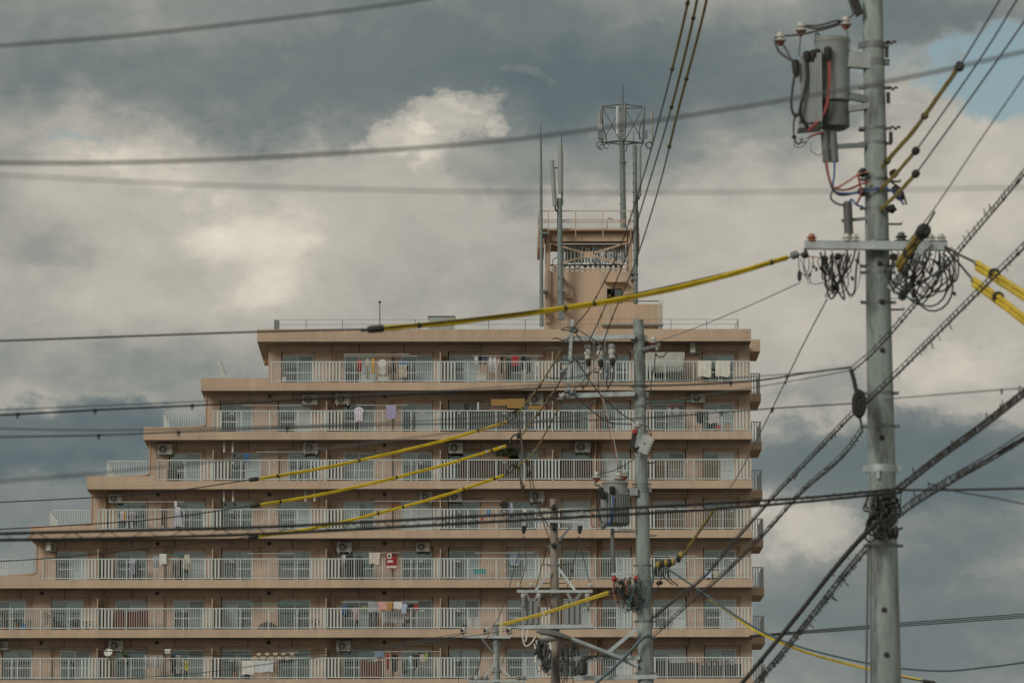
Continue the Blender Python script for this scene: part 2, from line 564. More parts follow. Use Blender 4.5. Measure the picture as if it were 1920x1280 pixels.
RODS = [40, 123, 248, 329.5, 466, 549, 673, 757, 903, 986, 1290]
DIV = {184: (0, 9), 398.6: (0, 9), 611.6: (0, 9), 825.5: (0, 9)}
PIPES = [197, 620.5]
rnd = random.Random(11)
def zig_curtain(x0, x1, y, z0, z1, n=14):
    mb = MB()
    for k in range(n + 1):
        x = x0 + (x1 - x0) * k / n
        yy = y + (0.03 if k % 2 else -0.03) + rnd.uniform(-0.01, 0.01)
        for dy in (0, 0.012):
            mb.v += [V((x, yy + dy, z0)), V((x, yy + dy, z1))]
    for k in range(n):
        a = 4 * k
        mb.f += [(a, a + 1, a + 5, a + 4), (a + 2, a + 6, a + 7, a + 3)]
    return mb
open_dark = {(0, 842): 0, (2, 842): 0, (2, 949.6): 0, (2, 1054): 0}
for r in range(NROW):
    top, fl = SB[r], SB[r + 1] + FH - 0.08
    zb = top - 0.37                       # underside of the beam
    zw = top - 0.56                       # window head
    xl = X(WALL_L[r], DW)
    MB().box(xl, XR - 0.02, YW, YW + 0.5, zb, top - 0.014).build('beam', TAN2, apt)
    bl = bays(r)
    edges = [xl]
    for b in bl:
        edges += [X(b[0], DW), X(b[1], DW)]
    edges.append(XR - 0.02)
    for k in range(0, len(edges), 2):
        if edges[k + 1] - edges[k] > 0.02:
            MB().box(edges[k], edges[k + 1], YW, YW + 0.5, fl + 0.002, zb).build('pillar', TAN2, apt)
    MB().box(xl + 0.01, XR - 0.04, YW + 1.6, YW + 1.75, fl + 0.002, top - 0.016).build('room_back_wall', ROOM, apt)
    MB().box(xl, xl + 0.15, YW + 0.5, BACK - 0.3, fl + 0.002, top - 0.014).build('end_wall', TAN2, apt)
    MB().box(XR - 0.2, XR - 0.04, YW + 0.5, BACK - 0.3, fl + 0.002, top - 0.014).build('end_wall', TAN2, apt)
    for b in bl:
        x0, x1, w0, w1 = X(b[0], DW), X(b[1], DW), X(b[2], DW + 0.2), X(b[3], DW + 0.2)
        mb = MB()
        if w0 - x0 > 0.06:
            mb.box(x0, w0, YR, YR + 0.2, fl + 0.002, zb)
        if x1 - w1 > 0.06:
            mb.box(w1, x1, YR, YR + 0.2, fl + 0.002, zb)
        mb.box(max(w0, x0), min(w1, x1), YR, YR + 0.2, zw, zb)
        mb.build('wall_panel', TAN2, apt)
        # window: outer frame, two sashes, mid rails
        w0, w1 = max(w0, x0 + 0.01), min(w1, x1 - 0.01)
        wb = fl + 0.05
        xm = (w0 + w1) / 2
        t = 0.075
        zm = wb + (zw - wb) * 0.44
        fr = MB()
        fr.box(w0, w0 + t, YR + 0.02, YR + 0.12, wb, zw - 0.004).box(w1 - t, w1, YR + 0.02, YR + 0.12, wb, zw - 0.004)
        fr.box(w0 + t, w1 - t, YR + 0.02, YR + 0.12, zw - t, zw - 0.004).box(w0 + t, w1 - t, YR + 0.02, YR + 0.12, wb, wb + t)
        fr.box(xm - 0.035, xm + 0.035, YR + 0.03, YR + 0.09, wb + t, zw - t)
        win = fr.build('window', ALUF, apt)
        st = rnd.random()
        for side in (0, 1):
            a, c = (w0 + t, xm - 0.035) if side == 0 else (xm + 0.035, w1 - t)
            dark = (r, b[2]) in open_dark and side == open_dark[(r, b[2])]
            pr = rnd.random()
            frosted = not dark and (side == 1 and pr < 0.62 or side == 0 and pr < 0.10)
            pn = MB().box(a, c, YR + 0.055 + 0.015 * side, YR + 0.061 + 0.015 * side, wb + t, zw - t).build('pane', FROST[rnd.randrange(4)] if frosted else GLASS, win)
            if side == 1 or st < 0.72:
                MB().box(a, c, YR + 0.035, YR + 0.050 + 0.015 * side, zm - 0.03, zm + 0.03).build('middle_rail', ALU, win)
            p = rnd.random()
            if dark or frosted:
                continue
            if side == 1 and p < 0.86 or side == 0 and p < 0.20:
                cm = CURT[rnd.randrange(5)]
                sp = 1.0 if rnd.random() < 0.75 else rnd.uniform(0.4, 0.8)
                e0, e1 = (a, a + (c - a) * sp) if rnd.random() < 0.5 else (c - (c - a) * sp, c)
                zig_curtain(e0, e1, YR + 0.125 + rnd.uniform(0, 0.03), wb + 0.03, zw - 0.05).build('curtain', cm, win)
            elif side == 0 and p < 0.45:     # half-raised blind or shoji
                zz = zw - rnd.uniform(0.25, 0.8)
                MB().box(a, c, YR + 0.16, YR + 0.18, zz, zw - 0.05).build('blind', CURT[2], win)
    # beam hangers, vents
    for v in VENTS:
        if v > WALL_L[r] + 15 and not (r == 0) and (r, v) not in ((2, 505),):
            MB().lathe(V((X(v, DW), YW - 0.05, top - 0.17)), V((0, 1, 0)), [(0, 0.10), (0.05, 0.11)], 12).build('vent', DARKLINE, apt)
    for v in RODS:
        if v > WALL_L[r] + 40 and rnd.random() < 0.85:
            x = X(v, 0.9)
            MB().box(x - 0.02, x + 0.02, F + 0.9, F + 0.94, zb - 0.12, top - 0.015).build('hanger_rod', DARKLINE, apt)
    # partitions between flats
    for d in (184, 398.6, 611.6, 825.5, 1036.6, 1196):
        if d > RAIL_L[r] + 30 and not (r == 0 and d < 800):
            x = X(d)
            MB().box(x - 0.025, x + 0.025, F + 0.14, YW - 0.004, fl + 0.01, top - 0.60).build('partition', TAN, apt)
    for p_ in PIPES:
        if p_ > WALL_L[r] + 10:
            x = X(p_, DW - 0.1)
            MB().tube([V((x, YW - 0.09, fl + 0.004)), V((x, YW - 0.09, top - 0.016))], 0.055, 10).build('drainpipe', TANPIPE, apt, True)
    if r > 0:
        for p_, mm in ((1116, TANPIPE), (1125, BROWNPIPE)):
            x = X(p_, DW - 0.1)
            MB().tube([V((x, YW - 0.11, fl + 0.004)), V((x, YW - 0.11, top - 0.016))], 0.085, 10).build('drainpipe', mm, apt, True)
    # balcony railing
    x0, x1 = X(RAIL_L[r]), X(1408.5)
    zb0, zt0 = SB[r + 1] + FH + 0.07, SB[r + 1] + FH + 1.22
    rail = MB().box(x0, x1, F + 0.03, F + 0.09, zt0 - 0.055, zt0).box(x0, x1, F + 0.035, F + 0.075, zb0, zb0 + 0.05).build('balcony_railing', ALU, apt)
    posts = [1408.5 - 53.2 * k for k in range(5)] + [1156.2, 1116.5, 1076.5, 1036.6]
    p_ = 983.7
    while p_ > RAIL_L[r] + 20:
        posts.append(p_)
        p_ -= 53.23
    posts.append(RAIL_L[r] + 1.2)
    for q in posts:
        x = X(q)
        MB().box(x - 0.027, x + 0.027, F - 0.012, F + 0.028, SB[r + 1] + FH - 0.05, zt0 - 0.002).build('railing_post', ALU, rail)
    zones = [(157, 216), (384, 416), (584, 643), (811, 858), (1002, 1052), (1166, 1228), (1377, 1409)]
    zones += {0: [], 2: [(378, 432)], 4: [(164, 218)], 3: [(183, 216)], 1: [(378, 397)], 5: [(-30, -10)], 6: [(160, 216)]}.get(r, [])
    bars = MB()
    slats = MB()
    x = x0 + 0.10
    px_of = lambda x: 900 + (x - X(900)) / mpp(F)
    while x < x1 - 0.05:
        q = px_of(x)
        if any(a <= q <= b for a, b in zones):
            slats.box(x - 0.047, x + 0.047, F + 0.04, F + 0.07, zb0 + 0.05, zt0 - 0.055)
            x += 0.192
        else:
            bars.box(x - 0.0115, x + 0.0115, F + 0.04, F + 0.07, zb0 + 0.05, zt0 - 0.055)
            x += 0.134
    stuff(bars.build('railing_bars', ALU, rail))
    stuff(slats.build('railing_slats', ALU, rail))
    for q in (240, 346, 434, 514, 703, 790, 860, 945, 1290, 1372):
        if q > RAIL_L[r] + 15 and r > 0:
            x = X(q + rnd.uniform(-2, 2))
            MB().box(x - 0.10, x + 0.10, F + 0.10, F + 0.16, zt0 - 0.20, zt0 - 0.12).build('pole_bracket', WHITEP, rail)

# right-hand wing: balconies set back behind the corner
for i in range(NROW + 1):
    y0, y1 = F + 4.9, F + 9.2
    b = SB[i] + (0.10 if i == 0 else 0.0)
    xw = X(1428 + 0.7 * i, 4.9) 
    MB().box(XR + 0.003, xw, y0, y1, b - 0.04, b + (0.66 if i == 0 else 0.42)).build('wing_slab', TAN, apt)
    if i:
        zt = b + 0.42
        rl = MB().box(XR + 0.05, xw - 0.03, y0 + 0.02, y0 + 0.06, zt + 1.14, zt + 1.19).box(XR + 0.05, xw - 0.03, y0 + 0.02, y0 + 0.06, zt + 0.05, zt + 0.09)
        rl.box(xw - 0.07, xw - 0.03, y0 + 0.06, y1 - 0.1, zt + 1.14, zt + 1.19)
        wr = rl.build('wing_railing', STEEL, apt)
        bb = MB()
        k = XR + 0.10
        while k < xw - 0.02:
            bb.box(k - 0.03, k + 0.03, y0 + 0.025, y0 + 0.055, zt, zt + 1.14)
            k += 0.15
        k = y0 + 0.2
        while k < y1 - 0.1:
            bb.box(xw - 0.065, xw - 0.035, k - 0.03, k + 0.03, zt, zt + 1.14)
            k += 0.3
        stuff(bb.build('wing_railing_bars', STEEL, wr))

# fences on the stepped roof terraces, with their returns running back
for i in range(1, 6):
    x0 = X(SLAB_L[i] + 38, 2.5)
    x1 = X(WALL_L[i - 1] - 6, 2.5)
    zt = SB[i] + FH
    y = F + 2.2
    h = 1.5 if i == 1 else 1.42
    fb = MB()
    for zz in (0.35, h):
        fb.box(x0, x1, y, y + 0.04, zt + zz - 0.05, zt + zz)
        fb.box(x0, x0 + 0.04, y, y + 5.5, zt + zz - 0.05, zt + zz)
    fence = fb.build('terrace_fence', ALU, apt)
    bb = MB()
    k = x0 + 0.02
    while k < x1:
        w = 0.018 if i > 1 else 0.012
        bb.box(k - w, k + w, y + 0.01, y + 0.03, zt + 0.004, zt + h)
        k += 0.14 if i > 1 else 1.3
    k = y + 0.15
    while k < y + 5.5:
        bb.box(x0 + 0.01, x0 + 0.03, k - 0.02, k + 0.02, zt + 0.004, zt + h)
        k += 0.2
    stuff(bb.build('terrace_fence_bars', ALU, fence))
    if i > 1:
        xd = X(WALL_L[i] + 2, 0.7) if i < 6 else 0
for i in range(1, 5):      # bent rainwater pipe beside each step
    xp = X(WALL_L[i] - 2.5, 0.9)
    zt, zb_ = SB[i] - 0.01, SB[i + 1] + FH + 0.30
    pts = [V((xp, F + 0.9, zt)), V((xp, F + 0.9, zb_ + 0.35)), V((xp - 0.10, F + 0.85, zb_ + 0.14)), V((xp - 0.5, F + 0.7, zb_ + 0.05)), V((xp - 1.5, F + 0.4, zb_ - 0.01))]
    MB().tube(smooth_pts(pts, 5), 0.06, 8).build('rainwater_pipe', TANPIPE, apt, True)

# thin railing round the top roof
yb = F + 2.4
rf = MB()
zt = Z(598.5, 2.4)
for zz in (0, -0.28):
    rf.box(X(515, 2.4, 600), X(1384, 2.4, 600), yb, yb + 0.025, zt + zz - 0.02, zt + zz)
    rf.box(X(515, 2.4, 600), X(515, 2.4, 600) + 0.025, yb, yb + 5, zt + zz - 0.02, zt + zz)
    rf.box(X(1384, 2.4, 600) - 0.025, X(1384, 2.4, 600), yb, yb + 5, zt + zz - 0.02, zt + zz)
rfo = rf.build('roof_railing', STEELD, apt)
for q in [515, 574, 642, 712, 779, 846, 916, 985, 1050, 1122, 1190, 1258, 1325, 1384]:
    x = X(q, 2.4, 600)
    MB().box(x - 0.02, x + 0.02, yb - 0.022, yb - 0.002, zr - 0.3, zt).build('roof_railing_post', STEELD, rfo)
MB().box(X(515, 2.4, 600) - 0.03, X(515, 2.4, 600) + 0.28, yb - 0.06, yb - 0.03, zr - 0.2, zt - 0.05).build('railing_brace', STEELD, rfo)

# ------------------------------------------------------------------ roof tower
DT = 6.0
def T(px, py, dy=0.0):
    return P(px, py, F + DT + dy)
tw = thing('roof_tower', 'tan concrete roof tower with a steel frame deck on top', 'tower', T(1110, 610))
zbase = zr - 0.2
yt = F + DT
def tbox(x0, x1, y0, y1, d0, d1, name, m_):
    a, b = T(x0, y0), T(x1, y1)
    return MB().box(a.x, b.x, yt + d0, yt + d1, b.z, a.z).build(name, m_, tw)
wz = T(1100, 508).z
mb = MB()
a0, a1 = T(1022, 560).x, T(1196, 560).x
wx0, wx1, wz0, wz1 = T(1138, 560).x, T(1167, 560).x, T(1150, 568).z, T(1150, 541).z
mb.box(a0, wx0, yt, yt + 0.3, zbase, wz).box(wx1, a1, yt, yt + 0.3, zbase, wz).box(wx0, wx1, yt, yt + 0.3, zbase, wz0).box(wx0, wx1, yt, yt + 0.3, wz1, wz)
mb.box(a0, a0 + 0.3, yt + 0.3, yt + 4.4, zbase, wz).box(a1 - 0.3, a1, yt + 0.3, yt + 4.4, zbase, wz)
mb.build('tower_wall', TAN, tw)
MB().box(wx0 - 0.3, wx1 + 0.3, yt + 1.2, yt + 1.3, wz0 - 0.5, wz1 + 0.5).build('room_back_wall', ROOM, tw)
tbox(1022, 1033, 508, 606, -0.18, -0.003, 'corner_pilaster', TAN)
hood = tbox(1134, 1172, 526, 531, -0.6, -0.003, 'window_hood', TAN)
fr = MB()
for x in (wx0, (wx0 + wx1) / 2 - 0.03, wx1 - 0.06):
    fr.box(x, x + 0.06, yt + 0.08, yt + 0.14, wz0, wz1)
fr.box(wx0 + 0.06, wx1 - 0.06, yt + 0.085, yt + 0.135, wz1 - 0.06, wz1).box(wx0 + 0.06, wx1 - 0.06, yt + 0.085, yt + 0.135, wz0, wz0 + 0.06)
win = fr.build('window', DARKLINE, tw)
MB().box((wx0 + wx1) / 2, wx1 - 0.06, yt + 0.10, yt + 0.106, wz0 + 0.06, wz1 - 0.06).build('pane', GLASS, win)
tbox(1058, 1074, 545, 560, -0.35, -0.003, 'vent_hood', TAN)
# steel frame deck
zc0, zc1 = T(1100, 508).z, T(1100, 434).z
for q in (1028, 1182):
    x = T(q, 470).x
    MB().box(x - 0.12, x + 0.12, yt - 0.02, yt + 0.22, zc0 + 0.002, zc1).build('frame_column', TAN, tw)
    MB().box(x - 0.12, x + 0.12, yt + 3.9, yt + 4.14, zc0 + 0.002, zc1).build('frame_column', TAN, tw)
xa, xb = T(1026, 470).x, T(1184, 470).x
zb1 = T(1100, 452).z
MB().box(xa + 0.25, xb - 0.25, yt + 0.02, yt + 0.2, zb1, zc1 - 0.15).build('frame_beam', TAN, tw)
MB().box(xa + 0.25, xb - 0.25, yt + 3.9, yt + 4.08, zb1, zc1 - 0.15).build('frame_beam', TAN, tw)
zl = T(1100, 504).z
MB().box(xa + 0.25, xb - 0.25, yt + 0.04, yt + 0.14, zl - 0.06, zl + 0.06).build('frame_beam', TAN, tw)
MB().box(T(1009, 440).x, T(1198, 440).x, yt - 0.5, yt + 4.6, zc1, zc1 + 0.12).build('deck', TAN2, tw)
for s_ in (0, 1):
    x = T(1011, 440).x if s_ == 0 else T(1196, 440).x
    for k in range(6):
        zz = T(1100, 441 + 4.6 * k).z
        MB().box(x - 0.08, x + 0.30 if s_ == 0 else x + 0.08, yt - 0.4, yt + 4.4, zz - 0.05, zz + 0.05).build('louvre', TAN2, tw)
c0, c1 = T(1034, 456), T(1180, 499)
d0, d1 = T(1034, 499), T(1180, 453)
for q, (p1_, p2_) in enumerate(((c0, c1), (d0, d1))):
    off = V((0, 0.06 + 0.09 * q, 0))
    MB().bar(p1_ + off, p2_ + off, 0.10, 0.08).build('cross_brace', TAN, tw)
MB().bar(T(1095, 477) + V((0, 0.04, 0)), T(1112, 477) + V((0, 0.04, 0)), 0.35, 0.03).build('gusset_plate', TAN, tw)
# equipment seen through the frame
eq = MB()
for q in list(range(1088, 1128, 6)) + list(range(1138, 1180, 5)):
    x = T(q, 480).x
    eq.box(x - 0.05, x + 0.05, yt + 1.6, yt + 1.7, T(q, 492, 1.6).z, T(q, 462, 1.6).z)
for yy in (468, 480):
    z_ = T(1100, yy, 1.6).z
    eq.box(T(1088, yy).x, T(1178, yy).x, yt + 1.72, yt + 1.78, z_ - 0.03, z_ + 0.03)
eq.build('equipment_rack', TANKW, tw)
for q in range(1050, 1182, 7):      # front row of pale rack posts
    x = T(q, 480).x
    zt_, zb_ = T(q, 460 + (q % 3) * 2, 0.9).z, T(q, 496 - (q % 4) * 2, 0.9).z
    MB().box(x - 0.035, x + 0.035, yt + 0.85, yt + 0.92, zb_, zt_).build('rack_post', TANKW, tw)
for q in range(1090, 1178, 12):
    MB().bar(T(q, 490, 0.8) + V((0, -0.05, 0)), T(q + 11, 466, 0.8) + V((0, -0.05, 0)), 0.04, 0.03).build('rack_diagonal', TANKW, tw)
    MB().bar(T(q, 466, 0.8) + V((0, -0.10, 0)), T(q + 11, 490, 0.8) + V((0, -0.10, 0)), 0.04, 0.03).build('rack_diagonal', TANKW, tw)
a, b = T(1060, 490, 1.5), T(1086, 462, 1.5)
MB().box(a.x, b.x, yt + 1.5, yt + 2.1, a.z, b.z).build('equipment_cabinet', GLASSW, tw)
for k in range(7):
    q = 1045 + k * 19 + rnd.uniform(-5, 5)
    c = T(q, 492, 0.9)
    rr = rnd.uniform(0.2, 0.42)
    pts = [c + V((math.cos(t_) * rr, rnd.uniform(-0.05, 0.05), math.sin(t_) * rr * 0.9)) for t_ in [j * math.pi / 6 for j in range(0, 11)]]
    MB().tube(pts, 0.024, 5).build('cable_loop', CABLEG, tw, True)
for k in range(14):
    q = 1040 + k * 9.5
    a = T(q, 500 + rnd.uniform(-3, 3), 0.7)
    MB().box(a.x - 0.06, a.x + rnd.uniform(0.02, 0.12), yt + 0.7, yt + 0.9, a.z - 0.35, a.z + rnd.uniform(0.0, 0.4)).build('equipment_bracket', STEEL if k % 3 else STEELD, tw)
MB().box(xa + 0.1, xb - 0.1, yt + 0.55, yt + 0.65, T(1100, 497, 0.6).z - 0.03, T(1100, 497, 0.6).z + 0.04).build('cable_tray', DARKLINE, tw)
# deck railing
x0, x1 = T(1010, 398).x, T(1197, 398).x
zz0, zz1, zz2 = zc1 + 0.12, T(1100, 415).z, T(1100, 398).z
dr = MB()
for zq in (zz1, zz2, T(1100, 419).z):
    dr.box(x0, x1, yt - 0.48, yt - 0.44, zq - 0.025, zq + 0.025)
    dr.box(x0, x0 + 0.04, yt - 0.44, yt + 4.5, zq - 0.025, zq + 0.025).box(x1 - 0.04, x1, yt - 0.44, yt + 4.5, zq - 0.025, zq + 0.025)
dro = dr.build('deck_railing', TAN, tw)
for q in (1010.5, 1028, 1079, 1130, 1182, 1196.5):
    x = T(q, 420).x
    MB().box(x - 0.025, x + 0.025, yt - 0.51, yt - 0.482, zz0 - 0.5, zz2).build('deck_railing_post', TAN, dro)
c = T(1142, 412)
MB().tube(smooth_pts([T(1138, 432), T(1138, 414), T(1142, 409), T(1147, 411), T(1147.5, 417)], 5), 0.05, 6).build('gooseneck_vent', PANELWHITE, tw, True)
# annex
aw = thing('roof_annex', 'low tan roof annex to the right of the tower', 'annex', T(1184, 610))
a, b = T(1128, 612, -1.2), T(1240, 570, -1.2)
MB().box(a.x, b.x, yt - 1.2, yt - 0.2, zbase, b.z).build('annex_wall', TAN, aw)
mb = MB().tube([V((T(1165, 566).x, yt - 1.0, b.z)), V((T(1165, 566).x, yt - 1.0, b.z + 0.2)), V((b.x - 0.1, yt - 1.0, b.z + 0.2)), V((b.x - 0.1, yt - 1.0, b.z))], 0.03, 6)
mb.build('handrail', DARKLINE, aw)
mb = MB()
for q in (1236.5, 1241.5):
    x = P(q, 590, yt - 1.4).x
    mb.tube([V((x, yt - 1.4, zbase)), V((x, yt - 1.4, b.z + 0.2))], 0.045, 6)
mb.build('ladder_rail', PANELWHITE, aw)
MB().box(a.x, b.x + 0.1, yt - 1.5, yt - 1.203, P(1180, 610.5, yt - 1.5).z, P(1180, 607.5, yt - 1.5).z).build('pipe_rack', STEELD, aw)

# rooftop odds and ends
def roofthing(name, label, cat, px, py, dy):
    return thing(name, label, cat, (P(px, py, F + dy).x, F + dy, zr))
w = roofthing('water_tank', 'small white cylindrical tank left of the roof tower', 'tank', 1006, 610, 5.0)
p = WO[w]
MB().lathe(V((p.x, p.y, zr - 0.3)), V((0, 0, 1)), [(0, 0.27), (0.85, 0.27), (0.93, 0.20), (0.95, 0.05)], 18).build('tank_body', TANKW, w, True)
MB().tube([V((p.x - 0.36, p.y, zr - 0.3)), V((p.x - 0.36, p.y, zr + 0.55)), V((p.x - 0.2, p.y, zr + 0.6))], 0.03, 6).build('tank_pipe', STEELD, w)
w = roofthing('roof_hatch_box', 'pale glazed box on the roof behind the yellow sleeve', 'roof box', 828, 605, 4.0)
p = WO[w]
hz = P(828, 592, F + 4).z
MB().box(p.x - 0.76, p.x + 0.76, p.y, p.y + 1.2, zr - 0.3, hz - 0.06).build('box_side', GLASSW, w)
MB().box(p.x - 0.80, p.x + 0.80, p.y - 0.05, p.y + 1.25, hz - 0.06, hz).build('box_lid', STEELD, w)
w = roofthing('warning_lamp_mast', 'thin roof mast with a small lamp left of the tower', 'mast', 712, 605, 3.5)
p = WO[w]
hz = P(712, 566, F + 3.5).z
MB().tube([V((p.x, p.y, zr - 0.3)), V((p.x, p.y, hz))], [0.045, 0.03], 8).build('mast_pole', STEELD, w)
MB().lathe(V((p.x, p.y, hz)), V((0, 0, 1)), [(-0.08, 0.03), (-0.06, 0.07), (0.03, 0.07), (0.07, 0.02)], 10).build('lamp', DARKLINE, w)
for q, dd, lb in ((966, 3.6, 'small dark fitting on the roof edge left of the tank'), (1284, 3.6, 'small dark fitting on the roof edge right of the annex')):
    w = roofthing('roof_fitting', lb, 'fitting', q, 605, dd)
    p = WO[w]
    MB().lathe(V((p.x, p.y, zr - 0.3)), V((0, 0, 1)), [(0, 0.03), (0.30, 0.03)], 8).build('stem', STEELD, w)
    MB().ball(V((p.x, p.y, zr + 0.16)), 0.12, 0.12, 0.10).build('cap', DARKLINE, w, True)

# ------------------------------------------------------------------ antenna masts
def mast(name, label, px, y0, y1, w0, w1, dy, m_=MAST, base_y=606):
    b = P(px[0], base_y, F + dy)
    o = thing(name, label, 'antenna mast', (b.x, b.y, zr))
    pts = [P(px[0], y0, F + dy), P(px[1], y1, F + dy)]
    k = 10
    MB().tube([pts[0].lerp(pts[1], i / k) for i in range(k + 1)], [(w0 + (w1 - w0) * i / k) / 2 * mpp(F) for i in range(k + 1)], 12).build('mast_pole', m_, o, True)
    return o
def rungs(o, px, y0, y1, dy, step, side=1, ln=4):
    y = y0
    s_ = side
    while y < y1:
        a = P(px, y, F + dy)
        MB().box(a.x, a.x + s_ * ln * mpp(F), a.y - 0.02, a.y + 0.02, a.z - 0.02, a.z + 0.02).build('rung', STEELD, o)
        y += step
        s_ = -s_
M_A = mast('antenna_mast', 'slender dark lightning mast at the tower\'s left edge', (1015.5, 1014), 612, 262, 8, 4.2, 5.2)
MB().tube([P(1014, 262, F + 5.2), P(1014, 233, F + 5.2)], [0.035, 0.012], 6).build('lightning_rod', DARKLINE, M_A)
for q in (437, 545, 580):
    a = P(1016, q, F + 5.2)
    MB().box(a.x - 0.14, a.x + 0.35, a.y - 0.1, a.y + 0.75, a.z - 0.06, a.z + 0.06).build('mast_clamp', STEELD, M_A)
M_B = mast('antenna_mast', 'grey antenna mast with two panel antennas on the tower\'s left front', (1052, 1049), 597, 372, 12, 9.5, 5.0)
rungs(M_B, 1052, 378, 590, 4.95, 9, 1, 7)
MB().tube([P(1045.5, 440, F + 5.1), P(1047, 372, F + 5.1)], 0.05, 6).build('feeder_cable', CABLE, M_B)
pa = MB().tube([P(1051.5, 362, F + 4.8), P(1050.5, 272, F + 4.8)], 0.15, 10)
pa.build('panel_antenna', PANELGREY, M_B, True)
MB().tube([P(1054, 385, F + 5.0), P(1054, 288, F + 5.0)], 0.06, 8).build('antenna_pipe', STEELD, M_B, True)
MB().tube([P(1040.5, 386, F + 4.8), P(1034.5, 301, F + 4.8)], 0.14, 10).build('panel_antenna', PANELGREY, M_B, True)
MB().tube([P(1036, 315, F + 4.8), P(1048, 315, F + 4.9)], 0.04, 6).build('antenna_bracket', STEELD, M_B)
MB().tube(smooth_pts([P(1041, 386, F + 4.8), P(1042, 394, F + 4.8), P(1046, 400, F + 4.9), P(1046, 440, F + 5)], 4), 0.05, 6).build('feeder_cable', CABLE, M_B)
MB().tube([P(1053, 272, F + 4.9), P(1053, 247, F + 4.9)], [0.03, 0.012], 6).build('lightning_rod', DARKLINE, M_B)
for q in (520, 545, 575):
    a = P(1052, q, F + 5)
    MB().box(a.x - 0.2, a.x + 0.2, a.y - 0.18, a.y + 0.98, a.z - 0.07, a.z + 0.07).build('mast_clamp', STEELD, M_B)
MB().box(P(1046, 597, F + 5).x, P(1059, 590, F + 5).x, F + 4.75, F + 5.25, P(1050, 599, F + 5).z, P(1050, 588, F + 5).z).build('mast_base', STEELD, M_B)
M_D = mast('antenna_mast', 'grey mast with a side panel antenna on the tower\'s right edge', (1192, 1190), 570, 272, 8.5, 7.5, 5.3)
rungs(M_D, 1191, 280, 560, 5.2, 9, 1, 6)
MB().tube([P(1198.5, 368, F + 5.2), P(1199, 273, F + 5.2)], 0.13, 10).build('panel_antenna', PANELGREY, M_D, True)
MB().tube(smooth_pts([P(1198, 368, F + 5.2), P(1198, 374, F + 5.2), P(1195, 380, F + 5.2), P(1195, 500, F + 5.2)], 4), 0.05, 6).build('feeder_cable', CABLE, M_D)
MB().tube([P(1188, 272, F + 5.3), P(1188, 246, F + 5.3)], [0.03, 0.012], 6).build('lightning_rod', DARKLINE, M_D)
for q in (512, 522):
    a = P(1190, q, F + 5.3)
    MB().box(a.x - 0.2, a.x + 0.2, a.y - 0.18, a.y + 0.9, a.z - 0.08, a.z + 0.08).build('mast_clamp', STEELD, M_D)
M_C = mast('cellular_mast', 'tall round mast carrying a hexagonal cage of antennas above the tower', (1169, 1166.5), 432, 268, 11.5, 10, 8.0)
dyc = 8.0
MB().tube([P(1166.5, 270, F + dyc), P(1168.5, 192, F + dyc)], 0.12, 10).build('cage_core', STEELD, M_C, True)
MB().tube([P(1168, 192, F + dyc), P(1168, 157, F + dyc)], [0.035, 0.012], 6).build('lightning_rod', DARKLINE, M_C)
a = P(1168, 305, F + dyc)
MB().lathe(a, V((0, 0, 1)), [(-0.05, 0.22), (0.05, 0.22)], 14).build('mast_flange', STEELD, M_C)
rungs(M_C, 1168, 310, 430, 7.9, 8, 1, 7.5)
ctr_t, ctr_b = P(1168, 200, F + dyc), P(1167, 268, F + dyc)
corners = []
R_ = 1.24
for k in range(4):
    an = math.radians(4 + 90 * k)
    corners.append(V((math.cos(an) * R_, math.sin(an) * R_, 0)))
zt_c, zb_c = ctr_t.z, ctr_b.z
for k in range(4):
    a, b = corners[k], corners[(k + 1) % 4]
    MB().tube([V((ctr_t.x, ctr_t.y, zt_c)) + a * 1, V((ctr_t.x, ctr_t.y, zt_c + 0.16))], 0.045, 6).build('cage_spoke', STEELD, M_C)
    MB().tube([V((ctr_b.x, ctr_b.y, zb_c)) + a * 1, V((ctr_b.x, ctr_b.y, zb_c + 0.12))], 0.065, 6).build('cage_spoke', STEELD, M_C)
    MB().tube([V((ctr_t.x, ctr_t.y, zt_c - 0.04)) + a, V((ctr_t.x, ctr_t.y, zt_c - 0.12))], 0.04, 6).build('cage_spoke', STEELD, M_C)
    MB().tube([V((ctr_b.x, ctr_b.y, zb_c + 0.02)) + a, V((ctr_b.x, ctr_b.y, zb_c - 0.10))], 0.04, 6).build('cage_spoke', STEELD, M_C)
    MB().tube([V((ctr_b.x, ctr_b.y, zb_c)) + a, V((ctr_t.x, ctr_t.y, zt_c)) + a], 0.085, 6).build('cage_post', STEELD, M_C)
    if k % 2 == 0:
        MB().tube([V((ctr_b.x, ctr_b.y, zb_c)) + a, V((ctr_t.x, ctr_t.y, zt_c)) + a * 0.05], 0.033, 5).build('cage_brace', STEELD, M_C)
        MB().tube([V((ctr_t.x, ctr_t.y, zt_c)) + a, V((ctr_b.x, ctr_b.y, zb_c)) + a * 0.05], 0.033, 5).build('cage_brace', STEELD, M_C)
for px_, y0_, y1_, ww, m_ in ((1158, 200, 252, 0.10, PANELWHITE), (1222.5, 208, 265, 0.085, PANELGREY), (1124, 208, 236, 0.09, PANELGREY), (1173, 215, 240, 0.08, PANELGREY)):
    MB().tube([P(px_, y1_, F + dyc - 1.2), P(px_, y0_, F + dyc - 1.2)], ww, 10).build('panel_antenna', m_, M_C, True)
MB().box(P(1121, 244, F + 7).x, P(1129.5, 244, F + 7).x, F + 6.7, F + 7.0, P(1125, 245, F + 7).z, P(1125, 235, F + 7).z).build('radio_unit', PANELWHITE, M_C)
MB().box(P(1121.5, 244, F + 7).x, P(1131, 244, F + 7).x, F + 6.7, F + 7.0, P(1125, 262, F + 7).z, P(1125, 246, F + 7).z).build('radio_unit', STEELD, M_C)
